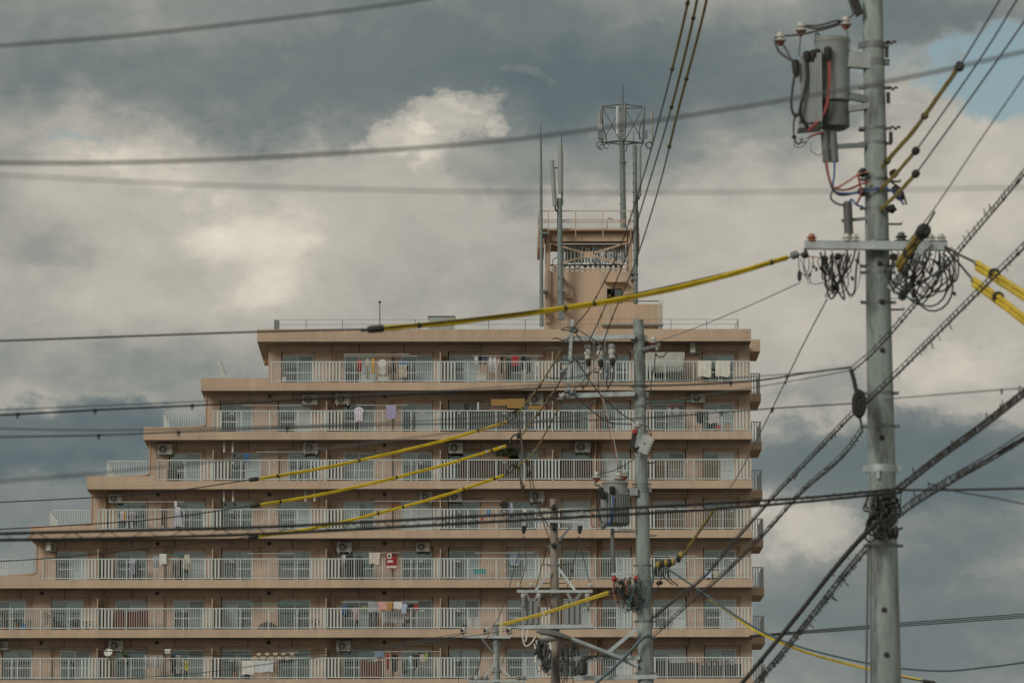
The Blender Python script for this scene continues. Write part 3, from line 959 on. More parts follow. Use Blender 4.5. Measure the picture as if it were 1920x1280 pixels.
MB().box(P(1209, 244, F + 7).x, P(1214, 244, F + 7).x, F + 6.7, F + 7.0, P(1210, 260, F + 7).z, P(1210, 246, F + 7).z).build('radio_unit', STEELD, M_C)
MB().box(P(1163, 244, F + 7).x, P(1171, 244, F + 7).x, F + 6.7, F + 7.0, P(1165, 246, F + 7).z, P(1165, 228, F + 7).z).build('radio_unit', STEELD, M_C)
for px_, py_, rr in ((1128, 276, 0.16), (1137, 274, 0.15), (1125, 272, 0.2), (1217, 272, 0.16), (1217.5, 273, 0.22)):
    c = P(px_, py_, F + 6.8)
    pts = [c + V((math.cos(k * math.pi / 7) * rr, 0.02 * math.sin(k), math.sin(k * math.pi / 7) * rr)) for k in range(13)]
    MB().tube(pts, 0.022, 5).build('cable_loop', CABLE, M_C, True)
for pts in (((1130, 224), (1131, 240), (1136, 256), (1137, 268)), ((1209, 226), (1203, 231), (1200, 240), (1199, 262)), ((1173, 285), (1176, 273), (1182, 269), (1186, 268)), ((1204, 274), (1205, 271), (1200, 268))):
    MB().tube(smooth_pts([P(x, y, F + 7) for x, y in pts], 5), 0.028, 5).build('feeder_cable', CABLE, M_C, True)

# ------------------------------------------------------------------ things on the balconies
ORD = ['first', 'second', 'third', 'fourth', 'fifth', 'sixth', 'seventh', 'eighth', 'ninth', 'tenth']
ROWN = ['top', 'second', 'third', 'fourth', 'fifth', 'sixth', 'lowest visible']
def rown(r):
    return ROWN[r] + ' balcony' if r in (0, 6) else ROWN[r] + ' balcony from top'

# air conditioner outdoor units (one built, the others copied)
def make_ac(side=False):
    o = thing('air_conditioner', 'x', 'air conditioner', (0, 0, 0))
    w, h, d = 0.80, 0.56, 0.29
    mb = MB()
    e = 0.02
    mb.box(-w / 2, w / 2, 0, d, e, h - e).box(-w / 2 + e, w / 2 - e, e / 2, d - e / 2, 0, h)
    mb.build('casing', ACW, o)
    cx = -0.10
    MB().lathe(V((cx, -0.012, h / 2)), V((0, 1, 0)), [(0, 0.225), (0.011, 0.235)], 24).build('fan_opening', ACD, o)
    g = MB()
    for r_ in (0.07, 0.13, 0.19, 0.225):
        pts = [V((cx + math.cos(k * math.pi / 12) * r_, -0.022, h / 2 + math.sin(k * math.pi / 12) * r_)) for k in range(25)]
        g.tube(pts, 0.007, 4, False)
    for k in range(8):
        a = k * math.pi / 4
        g.tube([V((cx, -0.024, h / 2)), V((cx + math.cos(a) * 0.23, -0.024, h / 2 + math.sin(a) * 0.23))], 0.006, 4)
    g.build('fan_grille', ACW, o)
    MB().lathe(V((cx, -0.03, h / 2)), V((0, 1, 0)), [(0, 0.055), (0.015, 0.06)], 14).build('fan_hub', ACW, o)
    for s_ in (-1, 1):
        MB().box(s_ * 0.27 - 0.03, s_ * 0.27 + 0.03, -0.03, d + 0.03, -0.05, -0.001).build('foot', STEELD, o)
    return o
def make_ac_framed():
    o = make_ac()
    for s_ in (-1, 1):
        MB().box(s_ * 0.29 - 0.025, s_ * 0.29 + 0.025, -0.06, -0.03, -0.10, 0.62).build('hanger_bracket', WHITEP, o)
    return o
ACS = [  # row, x0, x1, y0, y1 (px), framed?, yaw, label
    (0, 1301, 1314, 642, 662, 0, 1.2, 'narrow side-on air conditioner under the roof slab, right of the grey sheet'),
    (1, 567, 596, 739, 758, 0, 0.15, 'air conditioner left of the pillar under the second slab, facing squarely'),
    (1, 628, 656, 737, 757, 1, 0, 'air conditioner in white hanger frame above the white T-shirt'),
    (1, 991, 1019, 737, 758, 1, 0, 'air conditioner in hanger frame beside the bamboo blinds'),
    (1, 1296, 1322, 737, 754, 0, 0.1, 'air conditioner right of the teal laundry pole, second balcony from top'),
    (2, 295, 323, 832, 851, 0, -0.1, 'leftmost air conditioner of the third balcony from top'),
    (2, 568, 597, 830, 849, 1, 0, 'air conditioner with round fan at the third balcony, above the upper yellow sleeve'),
    (2, 841, 868, 829, 849, 0, 0, 'air conditioner on the third balcony beside the dark green shrub'),
    (2, 1078, 1107, 828, 847, 0, 0, 'air conditioner left of the middle utility pole, third balcony from top'),
    (3, 204, 228, 926, 942, 0, 0, 'leftmost air conditioner of the fourth balcony from top'),
    (3, 787, 811, 921, 940, 1, 0, 'left one of two neighbouring air conditioners on the fourth balcony'),
    (3, 842, 866, 922, 939, 0, 0, 'right one of two neighbouring air conditioners on the fourth balcony'),
    (3, 993, 1021, 920, 939, 1, 0, 'air conditioner left of the old brown pole top'),
    (4, 94, 106, 1016, 1033, 0, 1.25, 'side-on air conditioner at the left end of the fifth balcony'),
    (4, 631, 660, 1016, 1034, 1, 0, 'air conditioner in white frame left of the red towel'),
    (4, 780, 806, 1016, 1033, 0, 0, 'air conditioner right of the red towel, fifth balcony'),
    (6, -12, 16, 1202, 1217, 0, 0, 'air conditioner cut by the left edge of the picture'),
    (6, 203, 231, 1200, 1219, 1, 0, 'air conditioner right behind the satellite dish'),
    (6, 630, 658, 1201, 1219, 1, 0, 'air conditioner hanging above the reddish reed screen, lowest balcony'),
]
protos = {}
for r, x0, x1, y0, y1, fr_, yaw, lb in ACS:
    dy = 0.95
    a, b = P(x0, y1, F + dy), P(x1, y0, F + dy)
    if fr_ not in protos:
        o = protos[fr_] = make_ac_framed() if fr_ else make_ac()
    else:
        o = copy_tree(protos[fr_])
    o['label'] = lb
    o['group'] = 'air conditioners hung on the balconies'
    sc_ = min(1.15, (b.x - a.x) / 0.80) if yaw < 1 else 1.0
    o.location = ((a.x + b.x) / 2, F + dy, a.z)
    WO[o] = V(o.location)
    o.rotation_euler = (0, 0, yaw)
    o.scale = (sc_, 1, (b.z - a.z) / 0.56)
    # ceiling hangers that carry the unit
    zt_ = SB[r] - 0.003
    for s_ in (-1, 1):
        x = s_ * 0.36
        ro = MB()
        ro.v = []
        top_l = (zt_ - a.z) / o.scale[2]
        ro.box(x - 0.015, x + 0.015, 0.30, 0.33, -0.05, top_l)
        me_parent = o
        keep = WO[o]
        WO[o] = V((0, 0, 0))
        ro.build('ceiling_hanger', STEELD, o)
        WO[o] = keep

# ---- laundry
def sheet_mesh(rows, x0, x1, zt, zb, y, seed, folds=5, thick=0.02, amp=0.03):
    """rows: function t -> (left, right) in 0..1 of the width; returns a closed double-sided cloth."""
    rn = random.Random(seed)
    nx, nz = 14, 10
    ph = rn.uniform(0, 6)
    mb = MB()
    w = x1 - x0
    for side in (0, 1):
        for j in range(nz + 1):
            t = j / nz
            l, r_ = rows(t)
            for i in range(nx + 1):
                u = i / nx
                x = x0 + w * (l + (r_ - l) * u)
                yy = y + side * thick + amp * (0.4 + 0.6 * t) * math.sin(u * folds * 2 * math.pi + ph + t * 0.8) + rn.uniform(-0.004, 0.004)
                z = zt + (zb - zt) * t + rn.uniform(-0.006, 0.006) + (0.03 * math.sin(u * 7 + ph) if j == nz else 0)
                mb.v.append(V((x, yy, z)))
    k = (nx + 1) * (nz + 1)
    def id_(s, j, i):
        return s * k + j * (nx + 1) + i
    for j in range(nz):
        for i in range(nx):
            mb.f.append((id_(0, j, i), id_(0, j + 1, i), id_(0, j + 1, i + 1), id_(0, j, i + 1)))
            mb.f.append((id_(1, j, i), id_(1, j, i + 1), id_(1, j + 1, i + 1), id_(1, j + 1, i)))
    for j in range(nz):
        mb.f.append((id_(0, j, 0), id_(1, j, 0), id_(1, j + 1, 0), id_(0, j + 1, 0)))
        mb.f.append((id_(0, j, nx), id_(0, j + 1, nx), id_(1, j + 1, nx), id_(1, j, nx)))
    for i in range(nx):
        mb.f.append((id_(0, 0, i), id_(0, 0, i + 1), id_(1, 0, i + 1), id_(1, 0, i)))
        mb.f.append((id_(0, nz, i), id_(1, nz, i), id_(1, nz, i + 1), id_(0, nz, i + 1)))
    return mb
def shape(kind):
    if kind == 'shirt':
        def f(t):
            if t < 0.08:
                return (0.34 - 2.5 * t, 0.66 + 2.5 * t)
            if t < 0.34:
                return (0.14 - 0.5 * (t - 0.08), 0.86 + 0.5 * (t - 0.08))
            if t < 0.40:
                return (0.12, 0.88)
            return (0.17, 0.83)
        return f
    if kind == 'dress':
        return lambda t: (0.30 - 0.28 * t, 0.70 + 0.28 * t)
    if kind == 'trousers':
        return lambda t: (0.08 + 0.05 * t, 0.92 - 0.05 * t)
    return lambda t: (0, 1)
KIND = {'towel': ('towel', 'towel'), 'sheet': ('bed_sheet', 'sheet'), 'shirt': ('shirt', 'shirt'), 'dress': ('dress', 'dress'), 'trousers': ('trousers', 'trousers'), 'cloth': ('cloth', 'cloth')}
IN, OUT = 0.45, -0.10
WASH = [  # row, kind, x0, x1, y0, y1, colour, depth, label
    (0, 'towel', 669, 678, 674, 697, (170, 55, 50), IN, 'small red towel left of the beige shirt, top balcony'),
    (0, 'shirt', 684, 694, 671, 710, (190, 180, 160), IN, 'long beige shirt between red and yellow cloth, top balcony'),
    (0, 'towel', 697, 702.5, 672, 700, (225, 165, 25), IN, 'narrow yellow towel on the top balcony'),
    (0, 'shirt', 708, 727, 674, 701, (225, 225, 218), IN, 'white shirt right of the yellow towel, top balcony'),
    (0, 'shirt', 726, 735, 675, 702, (150, 140, 130), IN, 'grey-brown shirt right of the white one, top balcony'),
    (0, 'dress', 733, 743, 672, 698, (60, 52, 55), IN, 'dark dress on the top balcony, left of the blue cloth'),
    (0, 'towel', 747, 765, 676, 686, (85, 130, 165), IN + 0.12, 'blue cloth over the cream shorts, top balcony'),
    (0, 'trousers', 749, 763, 684, 707, (215, 205, 185), IN, 'cream shorts under the blue cloth, top balcony'),
    (0, 'shirt', 889, 898, 668, 684, (215, 215, 205), IN, 'small white shirt in the open top-floor doorway'),
    (0, 'shirt', 895, 906, 667, 682, (45, 48, 55), IN, 'black shirt next to the blue one, top balcony'),
    (0, 'shirt', 906, 914, 668, 683, (60, 85, 120), IN, 'navy shirt left of the two white shirts, top balcony'),
    (0, 'shirt', 916, 923.5, 669, 698, (225, 225, 230), IN, 'left one of two long white shirts, top balcony'),
    (0, 'shirt', 924, 931, 669, 698, (222, 224, 230), IN + 0.05, 'right one of two long white shirts, top balcony'),
    (0, 'shirt', 931, 938, 671, 694, (200, 165, 160), IN, 'pale pink shirt right of the white shirts, top balcony'),
    (0, 'trousers', 939, 944, 668, 700, (40, 36, 34), IN, 'black trousers right of the pink shirt, top balcony'),
    (0, 'towel', 959, 973, 667, 686, (165, 60, 60), IN, 'red cloth above the railing, right half of the top balcony'),
    (0, 'shirt', 948, 960, 672, 700, (60, 58, 55), IN + 0.05, 'dark shirt just left of the red cloth, top balcony'),
    (0, 'shirt', 976, 987, 667, 694, (50, 48, 48), IN, 'black shirt just right of the red cloth, top balcony'),
    (0, 'shirt', 986, 998, 668, 698, (95, 90, 85), IN, 'charcoal shirt at the right end of the top-floor washing'),
    (0, 'towel', 1002, 1009, 677, 705, (205, 200, 200), IN, 'pale towel hanging near the pillar, top balcony'),
    (0, 'sheet', 1210, 1284, 660, 696, (182, 184, 176), IN, 'large grey-white sheet right of the middle utility pole, top balcony'),
    (0, 'towel', 1308, 1334, 676, 706, (218, 218, 208), OUT, 'left one of two white towels over the top railing'),
    (0, 'towel', 1341, 1369, 676, 706, (218, 218, 208), OUT, 'right one of two white towels over the top railing'),
    (1, 'shirt', 662, 683, 763, 789, (214, 206, 220), OUT, 'white T-shirt hung outside the second railing from top'),
    (1, 'towel', 724, 743, 760, 785, (168, 162, 190), OUT, 'lilac towel hung outside the second railing from top'),
    (1, 'shirt', 868, 882, 755, 775, (55, 55, 58), IN, 'black shirt at the left of the second balcony\'s grey screen'),
    (1, 'shirt', 881, 895, 756, 776, (75, 73, 75), IN + 0.05, 'charcoal shirt next to a white strip, second balcony from top'),
    (1, 'towel', 895, 898, 754, 775, (220, 222, 225), IN, 'narrow white towel above the grey screen'),
    (1, 'trousers', 901, 919, 755, 776, (90, 82, 76), IN, 'patterned brown trousers left of the bamboo blinds'),
    (1, 'trousers', 1251, 1259, 765, 796, (170, 165, 175), IN, 'left lilac-grey trousers under the pink hanger'),
    (1, 'shirt', 1261, 1276, 764, 792, (150, 150, 155), IN, 'grey shirt under the right end of the pink hanger'),
    (1, 'shirt', 1303, 1321, 771, 793, (36, 36, 40), IN, 'black shirt on the right of the second balcony from top'),
    (1, 'towel', 1329, 1347, 772, 793, (215, 212, 212), IN, 'white towel right of a black shirt, second balcony from top'),
    (2, 'shirt', 455, 469, 850, 866, (60, 110, 165), IN, 'blue shirt on the third balcony from top'),
    (3, 'towel', 225, 231, 958, 975, (215, 212, 215), IN, 'white towel left of the yellow strip, fourth balcony'),
    (3, 'towel', 231, 236, 958, 975, (215, 160, 40), IN, 'short yellow towel, fourth balcony from top'),
    (3, 'shirt', 239, 255, 958, 976, (185, 178, 190), IN, 'pale patterned shirt right of the yellow towel'),
    (3, 'dress', 323, 343, 950, 987, (205, 205, 222), IN, 'long white dress on the fourth balcony from top'),
    (3, 'towel', 327, 332, 939, 950, (222, 222, 222), IN, 'tiny white cloth right above the white dress'),
    (3, 'towel', 913, 920, 953, 965, (40, 125, 180), IN, 'bright blue cloth on the fourth balcony from top'),
    (3, 'towel', 901, 907, 970, 976, (200, 50, 55), IN, 'small red cloth low behind the fourth railing'),
    (3, 'dress', 955, 963, 942, 965, (205, 200, 222), IN, 'lilac-white dress left of the old brown pole'),
    (3, 'shirt', 936, 954, 940, 962, (48, 46, 50), IN, 'dark shirt left of the lilac-white dress'),
    (3, 'trousers', 302, 310, 945, 985, (96, 78, 62), IN, 'brown trousers left of the white dress'),
    (4, 'shirt', 241, 256, 1046, 1076, (190, 185, 205), IN, 'lilac top on the left of the fifth balcony'),
    (4, 'trousers', 254, 260, 1050, 1080, (52, 52, 56), IN, 'dark trousers right behind the lilac top'),
    (4, 'shirt', 285, 299, 1041, 1064, (165, 168, 180), IN, 'grey-lilac shirt left of a white towel, fifth balcony'),
    (4, 'towel', 299, 312, 1038, 1057, (222, 224, 220), OUT, 'small white towel hung high on the left of the fifth balcony'),
    (4, 'dress', 340, 361, 1039, 1066, (200, 192, 175), IN, 'cream dress on the fifth balcony from top'),
    (4, 'trousers', 322, 337, 1043, 1080, (140, 130, 122), IN + 0.1, 'grey-beige trousers left of the cream dress'),
    (4, 'trousers', 648, 662, 1041, 1083, (52, 54, 54), IN, 'dark trousers under the framed air conditioner, fifth balcony'),
    (4, 'shirt', 664, 684, 1042, 1080, (62, 60, 60), IN, 'black long shirt left of the white towel, fifth balcony'),
    (4, 'shirt', 640, 649, 1039, 1056, (190, 196, 198), IN, 'small white shirt at the pillar, fifth balcony'),
    (4, 'towel', 692, 712, 1036, 1057, (206, 200, 190), OUT, 'cream square towel left of the red towel'),
    (4, 'towel', 957, 973, 1035, 1060, (150, 170, 190), 1.2, 'pale blue shirt-like cloth in front of the window left of the brown pole'),
    (4, 'trousers', 1226, 1240, 1043, 1078, (46, 48, 50), IN, 'left one of the dark trousers right of the middle pole'),
    (4, 'trousers', 1243, 1256, 1043, 1080, (66, 66, 66), IN, 'charcoal trousers right of the dark pair, beside the middle pole'),
    (4, 'towel', 1321, 1334, 1069, 1083, (190, 205, 220), OUT, 'pale blue cloth low on the fifth railing at right'),
    (4, 'towel', 1337, 1347, 1069, 1083, (206, 202, 188), IN, 'cream cloth low behind the fifth railing at right'),
    (5, 'shirt', 638, 654, 1135, 1152, (70, 105, 150), IN, 'blue shirt at the left of the sixth balcony washing'),
    (5, 'shirt', 659, 675, 1138, 1162, (190, 158, 158), IN, 'pinkish shirt at the left of the sixth balcony washing'),
    (5, 'shirt', 676, 690, 1134, 1150, (140, 150, 120), IN, 'greenish shirt left of the grey sheet, sixth balcony'),
    (5, 'towel', 690, 710, 1129, 1147, (165, 168, 172), IN, 'grey towel left of the pink towel, sixth balcony'),
    (5, 'towel', 710, 726, 1128, 1143, (215, 165, 155), OUT, 'pink towel on the sixth balcony'),
    (5, 'towel', 726, 736, 1128, 1142, (185, 145, 85), OUT, 'ochre towel right of the pink one'),
    (5, 'towel', 738, 754, 1128, 1141, (220, 222, 218), OUT, 'white towel right of the ochre towel'),
    (5, 'shirt', 751, 765, 1131, 1150, (185, 198, 220), OUT, 'pale blue shirt right of the white towel, sixth balcony'),
    (5, 'shirt', 765, 777, 1132, 1148, (60, 42, 44), IN, 'dark shirt left of the red cloth, sixth balcony'),
    (5, 'towel', 777, 783, 1132, 1144, (195, 50, 50), IN, 'red cloth at the right end of the sixth balcony washing'),
    (5, 'sheet', 718, 758, 1145, 1167, (178, 176, 180), IN, 'pale plaid sheet behind the sixth railing, under the towels'),
    (5, 'towel', 758, 770, 1146, 1160, (190, 175, 155), IN, 'beige towel right of the plaid sheet'),
    (5, 'trousers', 692, 700, 1147, 1176, (46, 48, 52), IN, 'left one of two black trousers, sixth balcony'),
    (5, 'trousers', 701, 710, 1147, 1174, (52, 52, 54), IN, 'right one of two black trousers, sixth balcony'),
    (6, 'towel', 453, 477, 1238, 1264, (214, 214, 206), OUT, 'left one of two white towels over the lowest railing'),
    (6, 'towel', 478, 512, 1238, 1259, (205, 212, 214), OUT, 'wider right one of two white towels over the lowest railing'),
    (6, 'towel', 309, 320, 1216, 1225, (222, 222, 216), OUT, 'small white cloth hung above the lowest railing, left part'),
    (6, 'shirt', 318, 330, 1227, 1262, (48, 46, 48), IN, 'black shirt under the blue hanger, lowest balcony'),
    (6, 'trousers', 330, 338, 1227, 1262, (170, 165, 165), IN, 'grey trousers under the blue hanger, lowest balcony'),
    (6, 'towel', 346, 354, 1238, 1256, (200, 190, 70), IN, 'yellow cloth at the right end of the blue hanger'),
    (6, 'towel', 703, 719, 1220, 1231, (125, 145, 175), OUT, 'folded blue-grey cloth on the lowest balcony'),
    (6, 'towel', 724, 729.5, 1226, 1255, (180, 35, 40), IN, 'long narrow red cloth on the lowest balcony'),
    (6, 'shirt', 732, 748, 1226, 1258, (45, 42, 40), IN, 'black shirt right of the long red cloth'),
    (6, 'shirt', 751, 765, 1226, 1256, (110, 118, 115), IN, 'grey-green shirt right of the black shirt, lowest balcony'),
    (6, 'towel', 767, 772, 1228, 1254, (150, 195, 205), IN, 'narrow pale blue towel, lowest balcony'),
    (6, 'shirt', 773, 786, 1226, 1250, (70, 60, 58), IN, 'dark brown shirt near the right of the lowest washing'),
    (6, 'shirt', 786, 797, 1225, 1252, (190, 180, 165), IN, 'cream shirt near the right of the lowest washing'),
    (6, 'towel', 797, 802, 1223, 1240, (165, 170, 80), IN, 'olive-yellow strip at the right of the lowest washing'),
]
k_ = 0
for r, kd, x0, x1, y0, y1, col, dy, lb in WASH:
    a, b = P(x0, y0, F + dy), P(x1, y1, F + dy)
    k_ += 1
    nm, ct = KIND[kd]
    if dy == OUT:
        dyy = F - 0.13
    else:
        dyy = F + dy
    if kd == 'trousers':
        mb = MB()
        xm = (a.x + b.x) / 2
        g = 0.03 * (b.x - a.x)
        hip = a.z + (b.z - a.z) * 0.3
        for (u0, u1, zt_, zb_) in ((a.x, b.x, a.z, hip), (a.x, xm - g, hip, b.z), (xm + g, b.x, hip, b.z)):
            q = sheet_mesh(lambda t: (0, 1), u0, u1, zt_, zb_, dyy, k_, 1.5, 0.03, 0.015)
            o_ = len(mb.v)
            mb.v += q.v
            mb.f += [tuple(i + o_ for i in f) for f in q.f]
    else:
        mb = sheet_mesh(shape(kd), a.x, b.x, a.z, b.z, dyy, k_, folds=3 if kd in ('towel',) else (9 if kd == 'sheet' else 3), amp=0.012 if kd == 'towel' else 0.03)
    tag(mb.build(nm, cloth(*col), None, True, 80), lb, ct, 'washing hung out on the balconies')

# red towel with a white and black print, hung outside the fifth railing
t_ = thing('printed_towel', 'red towel with white and black print outside the fifth railing', 'towel', P(734, 1067, F - 0.1), 'washing hung out on the balconies')
ta, tb = P(724, 1036, F - 0.13), P(744, 1066, F - 0.13)
sheet_mesh(lambda t: (0, 1), ta.x, tb.x, ta.z, tb.z, F - 0.13, 991, 2, 0.02, 0.01).build('towel_cloth', cloth(148, 46, 46), t_, True, 80)
W_, H_ = tb.x - ta.x, ta.z - tb.z
def patch(u0, u1, v0, v1, m_, nm='print_patch'):
    MB().box(ta.x + W_ * u0, ta.x + W_ * u1, F - 0.152, F - 0.146, ta.z - H_ * v1, ta.z - H_ * v0).build(nm, m_, t_)
patch(0.03, 0.97, 0.80, 0.95, cloth(215, 205, 200))
patch(0.10, 0.50, 0.05, 0.36, cloth(225, 220, 215))
patch(0.18, 0.40, 0.12, 0.28, BLACK, 'print_dark')
bpy.context.view_layer.update()
patch(0.55, 0.95, 0.03, 0.16, BLACK, 'print_dark')
patch(0.12, 0.62, 0.46, 0.60, cloth(220, 212, 205))
for o in [c for c in t_.children if c.name.startswith('print_dark')]:
    o.location.y -= 0.004

# row of cream and brown cloths on the lowest balcony, strung like bunting
for k in range(10):
    x0_ = 474 + k * 7.7
    for j in range(2):
        y0_ = 1223 + j * 6.5
        col = (200, 188, 160) if (k + j) % 2 else (120, 96, 72)
        a, b = P(x0_, y0_, F + 0.5), P(x0_ + 7.2, y0_ + 6.3, F + 0.5)
        o = sheet_mesh(lambda t: (0, 1), a.x, b.x, a.z, b.z, F + 0.5, 300 + k * 2 + j, 1, 0.02, 0.01).build('cloth_square', cloth(*col), None, True, 80)
        tag(o, '%s square, %s from the left in the %s line of the checkered cloths' % ('cream' if (k + j) % 2 else 'brown', ORD[k], ('upper', 'lower')[j]), 'cloth', 'checkered row of cloths')
for k in range(8):
    x0_ = 271 + k * 4.6
    a, b = P(x0_, 1228 + (k % 3), F + 0.5), P(x0_ + 3.6, 1255 - 3 * (k % 2), F + 0.5)
    col = [(205, 205, 205), (120, 125, 150), (190, 185, 175), (160, 165, 168)][k % 4]
    o = sheet_mesh(lambda t: (0.1, 0.9), a.x, b.x, a.z, b.z, F + 0.5, 400 + k, 1, 0.02, 0.012).build('hanging_sock', cloth(*col), None, True, 80)
    tag(o, 'narrow %s garment, %s from the left in the dense row beside the blue hanger' % (['white', 'blue-grey', 'beige', 'grey'][k % 4], ORD[k]), 'garment', 'narrow garments in a dense row')

# laundry poles and hangers
POLES = [(645, 768, 664, WHITEP, 0.3, 'upper one of two white laundry poles, top balcony'), (645, 782, 667.5, WHITEP, 0.5, 'lower one of two white laundry poles, top balcony'),
         (885, 1018, 667, WHITEP, 0.5, 'laundry pole carrying the dark clothes, top balcony'),
         (455, 566, 760, WHITEP, 0.5, 'laundry pole at the left of the second balcony from top'), (667, 764, 759.5, WHITEP, 0.5, 'laundry pole above the white T-shirt and lilac towel'),
         (1210, 1300, 752, TEALP, 0.5, 'teal laundry pole right of the middle utility pole'), (1250, 1276, 761, REDP, 0.5, 'pink-red clothes hanger rail on the second balcony'),
         (480, 580, 847, WHITEP, 0.5, 'laundry pole at the third balcony, left of a fan unit'),
         (226, 345, 940.5, WHITEP, 0.5, 'laundry pole above the white dress'), (731, 753, 946, REDP, 0.5, 'short red laundry pole on the fourth balcony'),
         (700, 940, 939, ALUF, 0.5, 'long laundry pole on the fourth balcony'),
         (465, 552, 1037.5, WHITEP, 0.5, 'laundry pole on the left half of the fifth balcony'), (690, 750, 1036, WHITEP, -0.09, 'laundry pole carrying the red towel'),
         (890, 1000, 1036, WHITEP, 0.5, 'laundry pole right of the teal crate'), (1222, 1305, 1042, WHITEP, 0.5, 'laundry pole right of the middle utility pole, fifth balcony'),
         (463, 565, 1131, TEALP, 0.5, 'teal laundry pole on the sixth balcony, left half'), (640, 785, 1128, WHITEP, 0.2, 'laundry pole carrying the sixth balcony washing'),
         (700, 830, 1221, WHITEP, 0.4, 'laundry pole on the lowest balcony, right half'), (465, 560, 1222, WHITEP, 0.6, 'laundry pole above the checkered cloths'),
         (323, 353, 1226, BLUEP, 0.5, 'blue plastic clothes hanger rail on the lowest balcony'), (290, 352, 1040, TEALP, 0.5, 'thin teal pole above the cream dress')]
for x0, x1, y, m_, dy, lb in POLES:
    a, b = P(x0, y, F + dy), P(x1, y - 0.3, F + dy)
    tag(MB().tube([a, b], 0.016, 8).build('laundry_pole', m_, None, True), lb, 'laundry pole', 'laundry poles')

# white pole brackets hung from the ceiling
for r, x, lb in ((2, 419.5, 'left white hanging bracket, third balcony'), (2, 435.5, 'right white hanging bracket, third balcony'), (3, 419.5, 'left of the two white brackets at the left, fourth balcony'),
                 (3, 436.5, 'right of the two white brackets at the left, fourth balcony'), (3, 572.5, 'left of the two white brackets below the middle yellow sleeve'), (3, 589.5, 'right of the two white brackets below the middle yellow sleeve')):
    x_ = X(x, 0.6)
    o = thing('pole_hanger', lb, 'bracket', (x_, F + 0.6, SB[r] - 0.7), 'white ceiling brackets')
    MB().box(x_ - 0.045, x_ + 0.045, F + 0.6, F + 0.64, SB[r] - 0.66, SB[r] - 0.003).build('bracket_arm', WHITEP, o)
    MB().box(x_ - 0.045, x_ + 0.045, F + 0.48, F + 0.598, SB[r] - 0.66, SB[r] - 0.60).build('bracket_hook', WHITEP, o)

# screens of reed, mesh and lattice behind the railings
def screen(r, x0, x1, y0, y1, kind, lb, dy=0.16):
    a, b = P(x0, y1, F + dy), P(x1, y0, F + dy)
    if kind == 'lattice' or kind == 'white_lattice':
        o = thing('lattice_screen', lb, 'screen', ((a.x + b.x) / 2, F + dy, a.z), 'balcony screens')
        w, h = b.x - a.x, b.z - a.z
        st = 0.16
        m_ = {'lattice': mat('tan_lattice_wood', (0.30, 0.20, 0.12), 0.8, var=0.2, scale=4), 'white_lattice': mat('pale_lattice', (0.50, 0.46, 0.38), 0.7)}[kind]
        for dr in (0, 1):
            mb = MB()
            k = -h
            while k < w:
                p0, p1_ = (k, 0), (k + h, h)
                u0, u1 = max(0, -k), min(h, w - k)
                if u1 - u0 > 0.05:
                    q0, q1 = (k + u0, u0), (k + u1, u1)
                    if dr:
                        q0, q1 = (w - q0[0], q0[1]), (w - q1[0], q1[1])
                    mb.bar(V((a.x + q0[0], F + dy + 0.02 * dr, a.z + q0[1])), V((a.x + q1[0], F + dy + 0.02 * dr, a.z + q1[1])), 0.035, 0.012)
                k += st
            stuff(mb.build('lattice_slats', m_, o))
        return
    o = thing('reed_screen' if kind == 'reed' else 'mesh_screen', lb, 'screen', ((a.x + b.x) / 2, F + dy, a.z), 'balcony screens')
    m_ = {'reed': REED, 'redreed': mat('reddish_reed', (0.17, 0.062, 0.045), 0.9, var=0.35, scale=6, stretch=(6, 1, 0.5), fine=0.1), 'mesh': MESHG}[kind]
    n = max(3, int((b.x - a.x) / 0.9))
    for k in range(n):
        u0, u1 = a.x + (b.x - a.x) * k / n, a.x + (b.x - a.x) * (k + 1) / n
        zt_ = b.z + rnd.uniform(-0.05, 0.03)
        sheet_mesh(lambda t: (0.004, 0.996), u0, u1, zt_, a.z, F + dy, 700 + k, 2, 0.015, 0.008).build('screen_panel', m_, o)
screen(1, 829, 1006, 771, 806, 'mesh', 'grey mesh screen behind the second railing, left of the middle pole')
screen(1, 1010, 1088, 771, 806, 'mesh', 'shorter grey mesh screen behind the second railing, near its downpipes')
screen(2, 858, 978, 860, 901, 'reed', 'dark brown reed screen behind the third railing, below the shrub')
screen(2, 982, 1112, 860, 901, 'reed', 'dark brown reed screen behind the third railing, left of the pole')
screen(2, 1216, 1282, 863, 899, 'lattice', 'lattice screen behind the third railing, right of the pole')
screen(2, 1306, 1352, 863, 899, 'lattice', 'lattice screen behind the third railing, near the right corner')
screen(3, 1222, 1306, 953, 990, 'lattice', 'lattice screen behind the fourth railing, right of the pole')
screen(3, 1308, 1396, 953, 990, 'lattice', 'lattice screen behind the fourth railing, at the right corner')
screen(5, 48, 98, 1146, 1178, 'white_lattice', 'pale lattice trellis among the potted plants at left')
screen(5, 215, 278, 1145, 1182, 'redreed', 'reddish brown reed screen on the sixth balcony')
screen(6, 675, 720, 1238, 1274, 'redreed', 'reddish brown reed screen on the lowest balcony')
screen(6, 1228, 1312, 1240, 1274, 'mesh', 'grey mesh screen on the lowest balcony, right of the pole')
screen(6, 1314, 1392, 1242, 1274, 'mesh', 'grey mesh screen on the lowest balcony, at the right corner')
